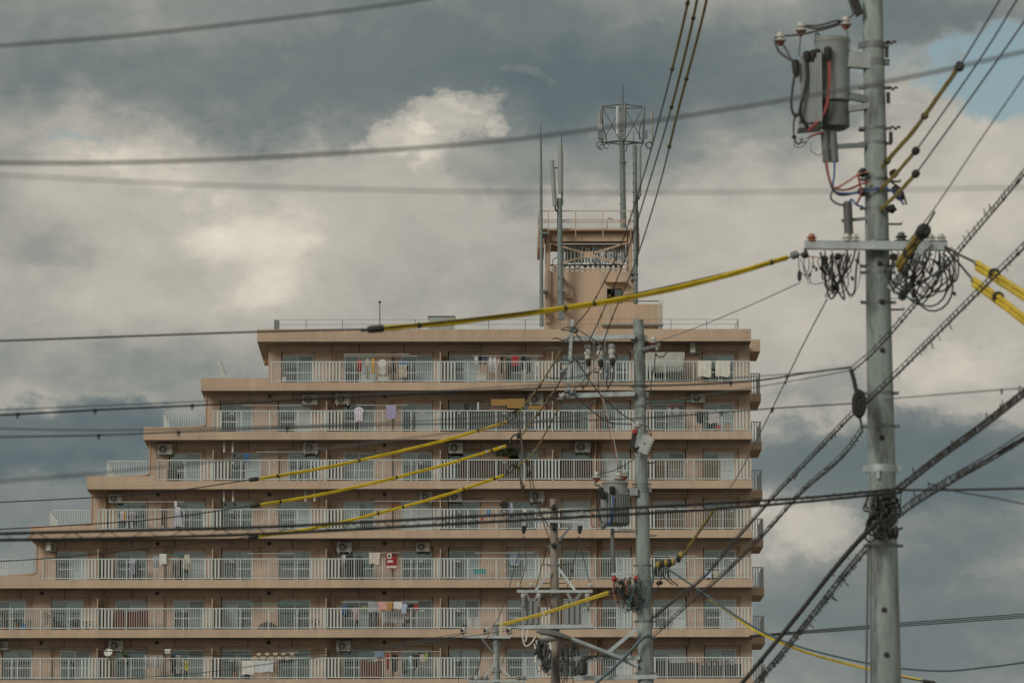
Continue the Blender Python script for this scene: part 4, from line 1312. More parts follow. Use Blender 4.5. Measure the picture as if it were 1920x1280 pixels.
# bamboo blinds
for x0, x1, y0, y1, lb in ((921, 951, 748, 760, 'left, small bamboo blind of the row on the second balcony'), (951, 984, 747, 765, 'middle, largest bamboo blind of the row on the second balcony'),
                           (991, 1022, 760, 767, 'right, lowest bamboo blind below a framed air conditioner')):
    a, b = P(x0, y1, F + 0.3), P(x1, y0, F + 0.3)
    o = thing('bamboo_blind', lb, 'blind', ((a.x + b.x) / 2, F + 0.3, a.z), 'bamboo blinds')
    n = max(4, int((b.z - a.z) / 0.06))
    for k in range(n):
        z0 = a.z + (b.z - a.z) * k / n
        MB().box(a.x, b.x, F + 0.3 + rnd.uniform(0, 0.01), F + 0.32, z0 + 0.003, z0 + (b.z - a.z) / n - 0.003).build('blind_slat', BAMBOO, o)

# ---- plants, boxes and the dish
def shrub(px, py0, py1, w, dy, label, m_=LEAF, pot=True, nleaf=160, name='potted_plant', seed=1, leaf=0.07):
    rn = random.Random(seed)
    b, t_ = P(px, py1, F + dy), P(px, py0, F + dy)
    h = t_.z - b.z
    o = thing(name, label, 'plant', b)
    ph = min(0.28, h * 0.35) if pot else 0.02
    if pot:
        MB().lathe(b, V((0, 0, 1)), [(0, 0.09), (ph, 0.13), (ph + 0.02, 0.13)], 12).build('pot', POT, o, True)
    ww = w * mpp(F) / 2
    st = MB()
    lv = MB()
    for k in range(5):
        e = b + V((rn.uniform(-ww, ww) * 0.7, rn.uniform(-0.2, 0.2), h * rn.uniform(0.6, 0.95)))
        st.tube(smooth_pts([b + V((0, 0, ph)), b.lerp(e, 0.5) + V((0, 0, 0.05)), e], 3), 0.012, 5)
    st.build('stem', mat('twig_brown', (0.07, 0.05, 0.03), 0.8), o)
    for k in range(nleaf):
        a = rn.uniform(0, 6.28)
        q = rn.random() ** 0.6
        zz = ph + (h - ph) * (0.15 + 0.85 * rn.random())
        c = b + V((math.cos(a) * ww * q, math.sin(a) * 0.3 * q, zz))
        u = V((rn.uniform(-1, 1), rn.uniform(-1, 1), rn.uniform(-1, 1))).normalized() * leaf
        v = u.cross(V((rn.uniform(-1, 1), rn.uniform(-1, 1), rn.uniform(-1, 1)))).normalized() * leaf * 0.45
        i = len(lv.v)
        lv.v += [c - u, c + v, c + u, c - v]
        lv.f.append((i, i + 1, i + 2, i + 3))
    stuff(lv.build('foliage', m_, o))
shrub(951, 838, 866, 48, 0.5, 'bushy dark green shrub on the third balcony beside an air conditioner', LEAF, True, 340, 'balcony_shrub', 3, 0.10)
shrub(834, 668, 690, 10, 0.5, 'small dark plant at the partition on the top balcony', LEAF, True, 60, seed=4)
shrub(8, 1146, 1182, 16, 0.4, 'tall potted plant at the far left of the sixth balcony', LEAFP, True, 110, seed=5)
shrub(33, 1158, 1182, 16, 0.4, 'potted plant in a red pot left of the pale trellis', LEAF, True, 90, seed=6)
shrub(55, 1160, 1182, 14, 0.4, 'potted plant in front of the pale trellis, left one', LEAFP, True, 80, seed=7)
shrub(88, 1148, 1170, 14, 0.4, 'yellow-green plant high on the pale trellis', LEAFP, True, 80, seed=8)
shrub(108, 1164, 1182, 20, 0.4, 'low plant right of the pale trellis', LEAF, True, 90, seed=9)
shrub(140, 1160, 1182, 22, 0.4, 'broad plant left of the first sixth-floor partition', LEAF, True, 110, seed=10)
shrub(163, 1164, 1182, 16, 0.4, 'plant against the white slats left of the partition', LEAF, True, 80, seed=11)
shrub(233, 1218, 1240, 12, 0.6, 'small pale green plant right of the satellite dish', LEAFP, True, 50, seed=12)
shrub(441, 1240, 1270, 22, 0.4, 'leafy plant left of the two white towels on the lowest railing', LEAFP, True, 110, seed=13)
shrub(590, 1158, 1182, 20, 0.4, 'plant behind the white slats, middle of the sixth balcony', LEAF, True, 70, seed=14)
def crate(name, label, cat, x0, x1, y0, y1, m_, dy=0.4, legs=False):
    a, b = P(x0, y1, F + dy), P(x1, y0, F + dy)
    o = thing(name, label, cat, ((a.x + b.x) / 2, F + dy + 0.15, a.z))
    t = 0.02
    h = b.z - a.z
    for q, (u0, u1, v0, v1) in enumerate(((a.x, b.x, 0, t), (a.x, b.x, 0.3 - t, 0.3), (a.x, a.x + t, t, 0.3 - t), (b.x - t, b.x, t, 0.3 - t))):
        MB().box(u0, u1, F + dy + v0, F + dy + v1, a.z + 0.012, b.z).build('side', m_, o)
    MB().box(a.x, b.x, F + dy, F + dy + 0.3, a.z, a.z + 0.01).build('bottom', m_, o)
    MB().box(a.x - 0.01, b.x + 0.01, F + dy - 0.012, F + dy - 0.001, b.z - 0.05, b.z).build('rim', m_, o)
    return o
crate('plastic_crate', 'teal plastic crate on a small table, fifth balcony', 'crate', 888, 911, 1066, 1074.5, TEALP)
a, b = P(888, 1084, F + 0.4), P(912, 1075, F + 0.4)
o = thing('side_table', 'small pale metal table under the teal crate', 'table', ((a.x + b.x) / 2, F + 0.55, a.z))
MB().box(a.x, b.x, F + 0.35, F + 0.75, b.z - 0.03, b.z).build('table_top', ALU, o)
for sx in (a.x + 0.02, b.x - 0.04):
    for sy in (F + 0.37, F + 0.71):
        MB().box(sx, sx + 0.025, sy, sy + 0.025, a.z, b.z - 0.032).build('leg', ALU, o)
crate('storage_box', 'dark slatted box at the left end of the third balcony', 'box', 313, 331, 880, 901, mat('dark_box', (0.06, 0.055, 0.045), 0.7))
crate('storage_box', 'red plastic box on the second balcony near the right corner', 'box', 1343, 1352, 797, 806, REDP)
crate('storage_box', 'beige box on the second balcony near the right corner', 'box', 1358, 1371, 792, 806, mat('beige_box', (0.42, 0.36, 0.26), 0.7))
crate('planter_box', 'blue planter box among the sixth-floor plants', 'planter', 38, 50, 1168, 1180, BLUEP)
crate('storage_box', 'pale box on the floor at the left end of the top balcony', 'box', 529, 536, 706, 716, WHITEP)
crate('storage_box', 'white box low on the top balcony, under the white shirt', 'box', 709, 729, 705, 715, WHITEP)
crate('storage_box', 'white basket low on the top balcony behind the white shirts', 'basket', 889, 912, 701, 714, WHITEP)
crate('storage_box', 'small dark box low on the sixth balcony, left of the pole with three insulators', 'box', 865, 877, 1170, 1180, mat('dark_box', (0.06, 0.055, 0.045), 0.7))
crate('storage_box', 'white box low on the sixth balcony before a window', 'box', 878, 900, 1159, 1180, WHITEP)
# covered heap
a, b = P(482, 1181, F + 0.5), P(522, 1165, F + 0.5)
mb = MB().ball(V(((a.x + b.x) / 2, F + 0.75, a.z)), (b.x - a.x) / 2, 0.35, (b.z - a.z), 18, 10, 0.12)
tag(mb.build('tarp_heap', mat('brown_tarp', (0.085, 0.062, 0.05), 0.85, var=0.4, scale=6), None, True, 80), 'brown covered heap on the floor of the sixth balcony', 'heap')
# satellite dish
c = P(203, 1222, F - 0.25)
o = thing('satellite_dish', 'white satellite dish clamped outside the lowest railing at left', 'satellite dish', c)
ax = V((-0.25, -1, 0.35)).normalized()
prof = [(0.0, 0.01), (-0.0, 0.06)] 
dm = MB().lathe(c, ax, [(-0.075, 0.02), (-0.06, 0.12), (-0.03, 0.20), (0.0, 0.245), (0.006, 0.245), (-0.02, 0.20), (-0.05, 0.11), (-0.06, 0.005)], 22)
dm.build('dish', WHITEP, o, True, 60)
MB().tube(smooth_pts([c - V((0, 0, 0.23)), c + ax * 0.22 - V((0, 0, 0.16)), c + ax * 0.33], 4), 0.014, 6).build('feed_arm', STEELD, o)
MB().obox(c + ax * 0.34, V((0.03, 0, 0)), V((0, 0.05, 0)), V((0, 0, 0.03))).build('feed_horn', STEELD, o)
MB().tube([c - ax * 0.07, c - ax * 0.2, V((c.x + 0.05, F + 0.02, c.z - 0.45))], 0.02, 6).build('mount_arm', STEELD, o)
# red flower boxes on the lowest railing at right
for k in range(6):
    px_ = 1318 + k * 11
    a = P(px_, 1242, F + 0.2)
    o = thing('flower_pot', 'pot of %s flowers, %s from the left along the lowest railing' % (('red', 'pale')[k % 2], ORD[k]), 'flower pot', a, 'red flower pots in a row')
    MB().lathe(a - V((0, 0, 0.12)), V((0, 0, 1)), [(0, 0.06), (0.12, 0.08)], 10).build('pot', WHITEP, o, True)
    lv = MB()
    for j in range(18):
        c_ = a + V((rnd.uniform(-0.12, 0.12), rnd.uniform(-0.06, 0.06), rnd.uniform(0, 0.14)))
        lv.ball(c_, 0.03, 0.03, 0.025, 5, 3)
    stuff(lv.build('flowers', REDP if k % 2 == 0 else mat('pale_flower', (0.5, 0.42, 0.36), 0.8), o))

# ------------------------------------------------------------------ utility poles
class Pole:
    def __init__(s, name, label, Y, a, b, m_, steps=True):
        """a, b: (centre px, py, width px) high and low on the shaft"""
        s.Y = Y
        s.a, s.b = a, b
        A, B = P(a[0], a[1], Y), P(b[0], b[1], Y)
        s.A, s.B = A, B
        d = (B - A) / (B.z - A.z)
        base = A + d * (0 - A.z)
        ra, rb = a[2] / 2 * mpp(Y), b[2] / 2 * mpp(Y)
        rate = (rb - ra) / (A.z - B.z)
        s.top = s.A
        s.o = thing(name, label, 'utility pole', base, 'utility poles')
        s.axis = -d.normalized() if d.z < 0 else d.normalized()
        s.r_at = lambda z: ra + rate * (A.z - z)
        zt = A.z if a[3] == 0 else A.z + a[3]
        tp = A + d * (zt - A.z)
        s.pt_at = lambda z: A + d * (z - A.z)
        k = 24
        pts = [base.lerp(tp, i / k) for i in range(k + 1)]
        rs = [s.r_at(p.z) for p in pts]
        MB().tube(pts, rs, 28).build('shaft', m_, s.o, True)
        s.ztop = zt
    def c(s, py):                      # centre of the shaft at a picture height
        q = P(960, py, s.Y).z
        return s.pt_at(q)
    def band(s, py, h=8, m_=STEELD, grow=1.06):
        c = s.c(py)
        hh = h / 2 * mpp(s.Y)
        r = s.r_at(c.z) * grow
        ob = MB().lathe(c, V((0, 0, 1)), [(-hh, r), (hh, r)], 28).build('band', m_, s.o, True)
        for sg in (-1, 1):
            MB().obox(c + V((sg * (r + 0.02), -0.01, 0)), V((0.028, 0, 0)), V((0, 0.025, 0)), V((0, 0, hh * 0.8))).build('band_clamp', m_, ob)
        return ob
    def step(s, py, side, ln=15, m_=STEELD):
        c = s.c(py)
        r = s.r_at(c.z)
        l_ = ln * mpp(s.Y)
        p0 = c + V((side * r * 0.9, 0, 0))
        p1_ = c + V((side * (r + l_), 0, 0))
        MB().tube([p0, p1_, p1_ + V((0, 0, 0.02))], 0.011, 6).build('step_bolt', m_, s.o)
    def hole(s, py, off=0.0):
        c = s.c(py)
        r = s.r_at(c.z)
        p_ = c + V((off * r, -math.sqrt(max(0.01, 1 - off * off)) * r - 0.004, 0))
        MB().lathe(p_, V((off, -1, 0)), [(0, 0.028), (0.012, 0.02)], 10).build('bolt_hole', BLACK, s.o)
def insulator(parent, p, axis, size=0.12, m_=PORC, m2=None, n=14, name='insulator'):
    """ribbed porcelain insulator: skirts stacked along axis"""
    s = size
    prof = [(-0.55 * s, 0.10 * s), (-0.5 * s, 0.30 * s), (-0.3 * s, 0.62 * s), (-0.22 * s, 0.62 * s), (-0.15 * s, 0.36 * s), (0.0, 0.36 * s), (0.06 * s, 0.52 * s), (0.12 * s, 0.52 * s), (0.2 * s, 0.32 * s), (0.42 * s, 0.28 * s), (0.5 * s, 0.10 * s)]
    o = MB().lathe(p, axis, prof, n).build(name, m_, parent, True, 50)
    if m2:
        MB().lathe(p - axis.normalized() * 0.75 * s, axis, [(-0.15 * s, 0.10 * s), (0.30 * s, 0.50 * s)], n).build('insulator_base', m2, o, True)
    return o
def hose(parent, name, pts, r, m_, n=6, k=6):
    return MB().tube(smooth_pts(pts, k), r, n).build(name, m_, parent, True)
UPV = V((0, 0, 1))

# ======== near pole at right
Y1 = 51.0
P1 = Pole('utility_pole', 'thick near concrete utility pole at right carrying a grey transformer', Y1, (1636, 0, 38, 1.45), (1661, 1280, 58), CONC)
q1 = lambda x, y, dy=0.0: P(x, y, Y1 + dy)
for py in (86, 118, 166, 242, 270, 338, 358, 392, 458, 500, 512, 568, 738, 800, 880, 1024):
    P1.band(py, 6 if py not in (86, 118, 880) else 14, STEELD if py != 880 else STEEL, 1.03)
for py, sd_ in ((341, 1), (421, 1), (581, 1), (738, 1), (800, 1), (992, 1), (568, -1), (246, -1), (500, -1)):
    P1.step(py, sd_, 24 if sd_ > 0 and py in (421, 581, 341) else 9, DARKLINE)
for py, of in ((498, 0.1), (660, 0.15), (824, 0.0), (1146, -0.1), (1230, 0.0), (570, 0.2)):
    P1.hole(py, of)
MB().box(q1(1642, 900).x, q1(1647, 900).x, Y1 - 0.16, Y1 - 0.13, q1(1640, 900).z, q1(1640, 882).z).build('number_plate', STEEL, P1.o)
MB().tube([q1(1628, 1020, -0.1), q1(1624, 1280, -0.1), q1(1622, 1500, -0.1)], 0.012, 6).build('ground_wire', CABLEG, P1.o)
for px_, py_ in ((1660, 80), (1663, 166), (1668, 240)):   # folding hooks on the right
    a = q1(px_, py_, -0.05)
    pts = [a, a + V((0.035, 0, 0.012)), a + V((0.06, 0, -0.015)), a + V((0.085, 0, 0.012)), a + V((0.11, 0, 0.0))]
    hose(P1.o, 'hook', pts, 0.011, DARKLINE)
    MB().obox(a + V((0.01, -0.02, -0.10)), V((0.018, 0, 0)), V((0, 0.02, 0)), V((0, 0, 0.055))).build('hook_plate', DARKLINE, P1.o)
# cross-arm, braces and its fittings
a, b = q1(1509, 459, -0.20), q1(1776, 462, -0.20)
MB().bar(a, b, 0.085, 0.085, UPV).build('crossarm', STEEL, P1.o)
MB().bar(q1(1742, 452, -0.27), q1(1668, 542, -0.18), 0.07, 0.05).build('crossarm_brace', STEEL, P1.o)
P1.band(461, 18, STEELD, 1.05)
for x in (1522, 1588, 1602, 1745, 1765):
    insulator(P1.o, q1(x, 447, -0.20), UPV, 0.10, PORC if x > 1560 else PORCB)
for x in (1690, 1720):
    insulator(P1.o, q1(x, 446, -0.15), UPV, 0.12, mat('dark_grey_porcelain', (0.06, 0.065, 0.06), 0.4))
for x, y in ((1509, 478), (1546, 485), (1572, 481)):
    MB().ball(q1(x, y, -0.25), 0.04, 0.04, 0.036, 12, 8).build('terminal_boot', BLACK, P1.o, True)
MB().tube([q1(1510, 480, -0.25), q1(1546, 484, -0.25), q1(1572, 484, -0.25)], 0.006, 6).build('fuse_link', ORANGEW, P1.o)
for x, y in ((1699, 543), (1692, 556), (1676, 482)):
    MB().ball(q1(x, y, -0.2), 0.045, 0.04, 0.04, 10, 8, 0.2).build('terminal_boot', BLACK, P1.o, True)
# dark fuse cylinder above the arm
c = q1(1589, 378, -0.12)
MB().lathe(c, V((0.03, 0, -1)), [(0, 0.035), (0.01, 0.046), (0.36, 0.046), (0.37, 0.02)], 14).build('fuse_cylinder', mat('slate_grey_housing', (0.10, 0.105, 0.105), 0.45, var=0.2, scale=8), P1.o, True)
MB().bar(q1(1578, 414, -0.1), q1(1622, 410, -0.08), 0.03, 0.03).build('fuse_bracket', STEELD, P1.o)
MB().bar(q1(1545, 276, -0.1), q1(1622, 272, -0.08), 0.045, 0.045).build('conduit_support', STEELD, P1.o)
for x in (1548, 1563):
    MB().tube([q1(x - 2, 247, -0.1), q1(x + 2, 304, -0.1)], 0.041, 12).build('conduit', mat('conduit_grey', (0.15, 0.16, 0.155), 0.5), P1.o, True)
for pts, m_ in ((((1549, 303), (1552, 325), (1562, 350), (1585, 356), (1615, 345), (1630, 340)), REDW), (((1565, 303), (1564, 330), (1562, 350), (1572, 362), (1610, 362), (1645, 354)), BLUEW),
                (((1550, 303), (1555, 335), (1566, 352), (1590, 340), (1612, 326), (1630, 322)), ORANGEW), (((1548, 303), (1553, 330), (1563, 357), (1580, 366), (1620, 358)), CABLE),
                (((1563, 352), (1558, 372), (1575, 384), (1592, 382)), CABLEG), (((1608, 325), (1612, 345), (1614, 365), (1606, 383)), REDW), (((1592, 380), (1597, 374), (1606, 384), (1618, 388)), BLUEW),
                (((1640, 353), (1660, 352), (1680, 365), (1695, 384)), BLUEW), (((1660, 330), (1672, 342), (1690, 356), (1700, 384)), CABLE)):
    hose(P1.o, 'lead_wire', [q1(x, y, -0.14 - 0.01 * (i % 3)) for i, (x, y) in enumerate(pts)], 0.011, m_)
for x, y in ((1618, 324), (1617, 360), (1676, 326), (1680, 357), (1672, 392), (1688, 368)):
    MB().ball(q1(x, y, -0.12), 0.05, 0.05, 0.045, 9, 7, 0.35).build('terminal_boot', BLACK, P1.o, True)
# cut-out switch near the pole head
MB().obox(q1(1606, 12, -0.1), V((0.035, 0, 0.02)), V((0, 0.04, 0)), V((-0.03, 0, 0.09))).build('cutout_switch', BLACK, P1.o)
MB().obox(q1(1596, 10, -0.1), V((0.012, 0, 0.006)), V((0, 0.02, 0)), V((-0.03, 0, 0.09))).build('cutout_switch_arm', CABLEG, P1.o)
a = q1(1590, 100, -0.05)
MB().bar(q1(1590, 112, -0.05), q1(1640, 116, -0.05), 0.16, 0.10).build('transformer_bracket', TANK, P1.o)
MB().bar(q1(1592, 180, -0.05), q1(1640, 190, -0.05), 0.07, 0.08).build('transformer_bracket', STEELD, P1.o)
MB().bar(q1(1590, 205, -0.05), q1(1640, 197, -0.05), 0.06, 0.08).build('transformer_bracket', TANK, P1.o)
# small stand-off insulators beside the transformer lid
for (x, y, bx, by) in ((1586, 40, 1592, 95), (1502, 51, 1497, 105), (1463, 70, 1483, 112)):
    MB().tube(smooth_pts([q1(x, y + 8, -0.1), q1((x + bx) / 2, (y + by) / 2, -0.1), q1(bx, by, -0.1)], 4), 0.014, 6).build('insulator_stem', STEELD, P1.o)
    insulator(P1.o, q1(x, y, -0.1), V((0, -0.1, 1)), 0.105, PORC, PORCB)

# transformer on the near pole
tr = thing('transformer', 'large grey drum transformer hung on the left of the near pole', 'transformer', q1(1560, 248, 0.0), 'pole transformers')
c = q1(1562, 248, 0.0)
k = mpp(Y1)
R = 33 * k
H = 248 - 76
MB().lathe(V((c.x, c.y, q1(1562, 192).z)), UPV, [(0, R * 0.92), (0.015, R), (0.60, R), (0.61, R * 1.04)], 32).build('tank', TANK, tr, True)
MB().lathe(V((c.x, c.y, q1(1562, 192).z + 0.612)), UPV, [(0, R * 1.05), (0.035, R * 1.05), (0.05, R * 0.95), (0.06, R * 0.3)], 32).build('lid', TANKL, tr, True)
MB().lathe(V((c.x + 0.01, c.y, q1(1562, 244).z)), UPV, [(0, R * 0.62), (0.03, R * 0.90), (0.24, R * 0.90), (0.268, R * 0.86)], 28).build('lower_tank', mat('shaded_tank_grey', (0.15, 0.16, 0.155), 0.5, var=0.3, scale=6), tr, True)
for j in range(9):
    x = 1499 + j * 4.6
    z0, z1 = q1(x, 240 - (3 if j else 8)).z, q1(x, 108 + (8 - j) * 1.0).z
    xx = q1(x, 180).x
    MB().obox(V((xx, c.y - 0.02 - 0.012 * j, (z0 + z1) / 2)), V((0.0098, 0, 0)), V((0, 0.16, 0)), V((0, 0, (z1 - z0) / 2))).build('cooling_fin', TANK, tr)
MB().obox(q1(1518, 240, -0.02), V((0.12, 0, 0.01)), V((0, 0.17, 0)), V((0, 0, 0.02))).build('fin_header', TANK, tr)
MB().obox(q1(1520, 106, -0.02), V((0.10, 0, 0.01)), V((0, 0.15, 0)), V((0, 0, 0.02))).build('fin_header', TANK, tr)
for x, y, l_ in ((1552, 88, 28), (1491, 112, 34), (1513, 96, 22), (1524, 94, 24), (1532, 92, 22)):
    a = q1(x, y, -0.22)
    MB().lathe(a, V((0.02 if x > 1500 else 0.05, -0.05, -1)), [(0, 0.018), (0.015, 0.04), (l_ * 0.75 * k, 0.036), (l_ * k, 0.02)], 12).build('bushing_boot', BLACK, tr, True)
MB().tube(smooth_pts([q1(1533, 84, -0.02), q1(1529, 66, -0.02), q1(1535, 64, -0.02), q1(1538, 76, -0.02)], 4), 0.01, 6).build('lifting_eye', STEELD, tr)
hose(tr, 'high_voltage_lead', [q1(1555, 115, -0.23), q1(1555, 160, -0.24), q1(1548, 205, -0.25), q1(1530, 232, -0.24), q1(1515, 246, -0.2)], 0.017, REDW)
hose(tr, 'high_voltage_lead', [q1(1512, 118, -0.23), q1(1512, 160, -0.25), q1(1500, 210, -0.25), q1(1515, 240, -0.2), q1(1520, 246, -0.2)], 0.016, CABLE)
hose(tr, 'high_voltage_lead', [q1(1489, 145, -0.23), q1(1484, 185, -0.24), q1(1486, 210, -0.24), q1(1497, 214, -0.24), q1(1512, 150, -0.25), q1(1514, 118, -0.23)], 0.013, CABLE)
hose(tr, 'low_voltage_lead', [q1(1492, 212, -0.24), q1(1488, 235, -0.2), q1(1489, 258, -0.2), q1(1496, 270, -0.2), q1(1508, 262, -0.2)], 0.012, CABLEG)
hose(tr, 'low_voltage_lead', [q1(1514, 258, -0.2), q1(1530, 252, -0.2), q1(1542, 250, -0.15)], 0.012, REDW)
hose(tr, 'low_voltage_lead', [q1(1490, 262, -0.2), q1(1490, 275, -0.2), q1(1505, 275, -0.2), q1(1516, 262, -0.2)], 0.005, CABLEG)
hose(tr, 'low_voltage_lead', [q1(1520, 266, -0.2), q1(1521, 282, -0.2), q1(1535, 291, -0.2), q1(1546, 282, -0.15)], 0.004, CABLEG)
for x, y in ((1502, 260), (1508, 265), (1514, 257), (1489, 257)):
    MB().ball(q1(x, y, -0.2), 0.025, 0.025, 0.022, 8, 6, 0.3).build('terminal', STEEL if x > 1495 else BLACK, tr, True)
hose(P1.o, 'jumper_wire', [q1(1463, 68, -0.1), q1(1500, 65, -0.12), q1(1545, 55, -0.12), q1(1586, 42, -0.1)], 0.012, CABLEG)
hose(P1.o, 'jumper_wire', [q1(1502, 48, -0.1), q1(1530, 54, -0.12), q1(1560, 48, -0.12), q1(1586, 38, -0.1)], 0.012, CABLEG)
hose(P1.o, 'jumper_wire', [q1(1502, 48, -0.1), q1(1535, 48, -0.14), q1(1565, 40, -0.14), q1(1586, 38, -0.1), q1(1605, 22, -0.1), q1(1612, 18, -0.1)], 0.012, CABLEG)
hose(P1.o, 'jumper_wire', [q1(1463, 68, -0.1), q1(1453, 74, -0.1), q1(1460, 96, -0.14), q1(1478, 110, -0.2), q1(1488, 114, -0.22)], 0.012, CABLE)

# cable tangles under the cross-arm
def tangle(name, label, Y, rect, n, r, mats, seed, droop=0.6, cat='cable bundle', pieces='cable_loop', gather=None):
    """loose strands: some droop from hang point to hang point, some run down into a tied bundle"""
    x0, x1, y0, y1 = rect
    rn = random.Random(seed)
    o = thing(name, label, cat, P((x0 + x1) / 2, y1, Y), 'tangled cable bundles')
    w, h = x1 - x0, y1 - y0
    for j in range(n):
        dy = lambda: rn.uniform(-0.10, 0.10)
        rr = r * rn.choice((0.55, 0.8, 1.0, 1.5))
        m_ = mats[rn.randrange(len(mats))]
        a, b = x0 + w * rn.random(), x0 + w * rn.random()
        if gather and j % 5 < 3:
            gx, gy = gather
            pts = [P(a, y0 + rn.uniform(-2, 0.15 * h), Y + dy()), P(a + rn.uniform(-0.12, 0.12) * w, y0 + rn.uniform(0.25, 0.5) * h, Y + dy()), P(gx + rn.uniform(-3, 3), gy + rn.uniform(-6, 2), Y),
                   P(gx + rn.uniform(-4, 4), gy + rn.uniform(4, 12), Y)]
            if rn.random() < 0.6:
                pts += [P(gx + rn.uniform(-0.3, 0.3) * w, gy + rn.uniform(-0.1, 0.25) * h, Y + dy()), P(b, y0 + rn.uniform(0.2, 0.5) * h, Y + dy()), P(b + rn.uniform(-5, 5), y0 + rn.uniform(0, 0.15) * h, Y)]
        else:
            yd = y0 + rn.uniform(droop, 1.0) * h
            m1 = a + (b - a) * rn.uniform(0.15, 0.45)
            m2 = a + (b - a) * rn.uniform(0.55, 0.85)
            pts = [P(a, y0 + rn.uniform(0, 0.2) * h, Y + dy()), P(a + rn.uniform(-0.1, 0.1) * w, y0 + (yd - y0) * rn.uniform(0.4, 0.7), Y + dy()), P(m1, yd - rn.uniform(0, 0.08) * h, Y + dy()),
                   P(m2, yd, Y + dy()), P(b + rn.uniform(-0.1, 0.1) * w, y0 + (yd - y0) * rn.uniform(0.4, 0.7), Y + dy()), P(b, y0 + rn.uniform(0, 0.2) * h, Y + dy())]
        hose(o, pieces, pts, rr, m_, 6, 6)
    for j in range(max(3, n // 4)):
        c = P(x0 + w * rn.random(), y0 + h * rn.uniform(0.05, 0.75), Y - 0.05)
        d_ = V((rn.uniform(-0.6, 0.6), 0, -1)).normalized()
        l_ = r * rn.uniform(6, 11)
        MB().lathe(c, d_, [(0, r * 0.9), (l_ * 0.2, r * 2.4), (l_ * 0.8, r * 2.4), (l_, r * 0.9)], 8).build('wire_connector', BLACK, o, True)
    if gather:
        c = P(gather[0], gather[1], Y)
        MB().lathe(c + V((0, 0, 0.03)), V((-0.2, 0, -1)), [(0, r * 3.5), (0.02, r * 4.2), (0.05, r * 4.0), (0.07, r * 2.5)], 10).build('cable_tie', BLACK, o, True)
    return o
t1 = tangle('cable_bundle', 'dark tangled cable bundle hanging left of the near pole under its arm', Y1 - 0.3, (1535, 1614, 468, 556), 20, 0.0062, [CABLE, CABLE, CABLEG, BLACK], 21, 0.45, gather=(1568, 538))
t2 = tangle('cable_bundle', 'big looping cable bundle right of the near pole under its arm', Y1 - 0.35, (1668, 1800, 468, 580), 20, 0.0068, [CABLE, CABLE, TEALW, CABLEG], 22, 0.4, gather=(1697, 545))
for j, (cx_, cy_, rr) in enumerate(((1743, 530, 0.24), (1750, 535, 0.26), (1738, 520, 0.2), (1690, 520, 0.16), (1760, 510, 0.2))):
    c = P(cx_, cy_, Y1 - 0.4)
    pts = [c + V((math.cos(t_) * rr * 0.75, 0.03 * math.sin(2 * t_), math.sin(t_) * rr)) for t_ in [i * math.pi / 9 + 2.0 for i in range(17)]]
    MB().tube(pts, 0.0095, 6).build('cable_loop', CABLE, t2, True)
t3 = tangle('cable_bundle', 'small wire loop cluster at the left end of the near cross-arm', Y1 - 0.3, (1496, 1560, 478, 532), 6, 0.005, [CABLE, CABLEG], 23, 0.5)
MB().ball(P(1499, 517, Y1 - 0.3), 0.022, 0.02, 0.06, 8, 6).build('line_clamp', BLACK, t3, True)
t4 = tangle('cable_bundle', 'black knot of telephone cables lashed round the near pole', Y1 - 0.25, (1628, 1688, 918, 1012), 20, 0.012, [CABLE, BLACK, CABLEG], 24, 0.5, gather=(1668, 952))
for j in range(9):
    c = P(1668 + random.uniform(-7, 9), 924 + j * 6.5, Y1 - 0.3)
    MB().ball(c, random.uniform(0.035, 0.06), 0.05, random.uniform(0.03, 0.05), 9, 6, 0.4).build('cable_clamp', BLACK, t4, True)
for x_, y_, rr in ((1638, 985, 0.10), (1632, 1000, 0.08), (1645, 970, 0.11), (1650, 995, 0.09)):
    c = P(x_, y_, Y1 - 0.32)
    ph_ = random.uniform(0, 3)
    MB().tube([c + V((math.cos(q * math.pi / 8 + ph_) * rr * 0.7, 0.02 * math.sin(q), math.sin(q * math.pi / 8 + ph_) * rr)) for q in range(15)], 0.011, 6).build('cable_loop', CABLE, t4, True)

# splice closure hung beside the near pole
sc = thing('splice_closure', 'dark oval cable coil hung left of the near pole', 'cable coil', P(1611, 785, Y1 - 0.4))
MB().ball(P(1611, 757, Y1 - 0.4), 14 * k, 0.07, 27 * k, 16, 10, 0.08).build('coil_body', BLACK, sc, True)
hose(sc, 'hanger', [P(1595, 692, Y1 - 0.4), P(1600, 708, Y1 - 0.4), P(1606, 735, Y1 - 0.4)], 0.024, BLACK)
hose(sc, 'tail_cable', [P(1612, 782, Y1 - 0.4), P(1615, 795, Y1 - 0.4), P(1617, 805, Y1 - 0.4)], 0.014, CABLE)
for j in range(9):
    c = P(1611, 757, Y1 - 0.4)
    rr = 0.9 - 0.05 * j
    pts = [c + V((math.cos(i * math.pi / 8) * 14 * k * rr, -0.055 - 0.008 * (j % 3), math.sin(i * math.pi / 8) * 27 * k * rr)) for i in range(17)]
    MB().tube(pts, 0.009, 5).build('coil_turn', CABLE, sc, True)

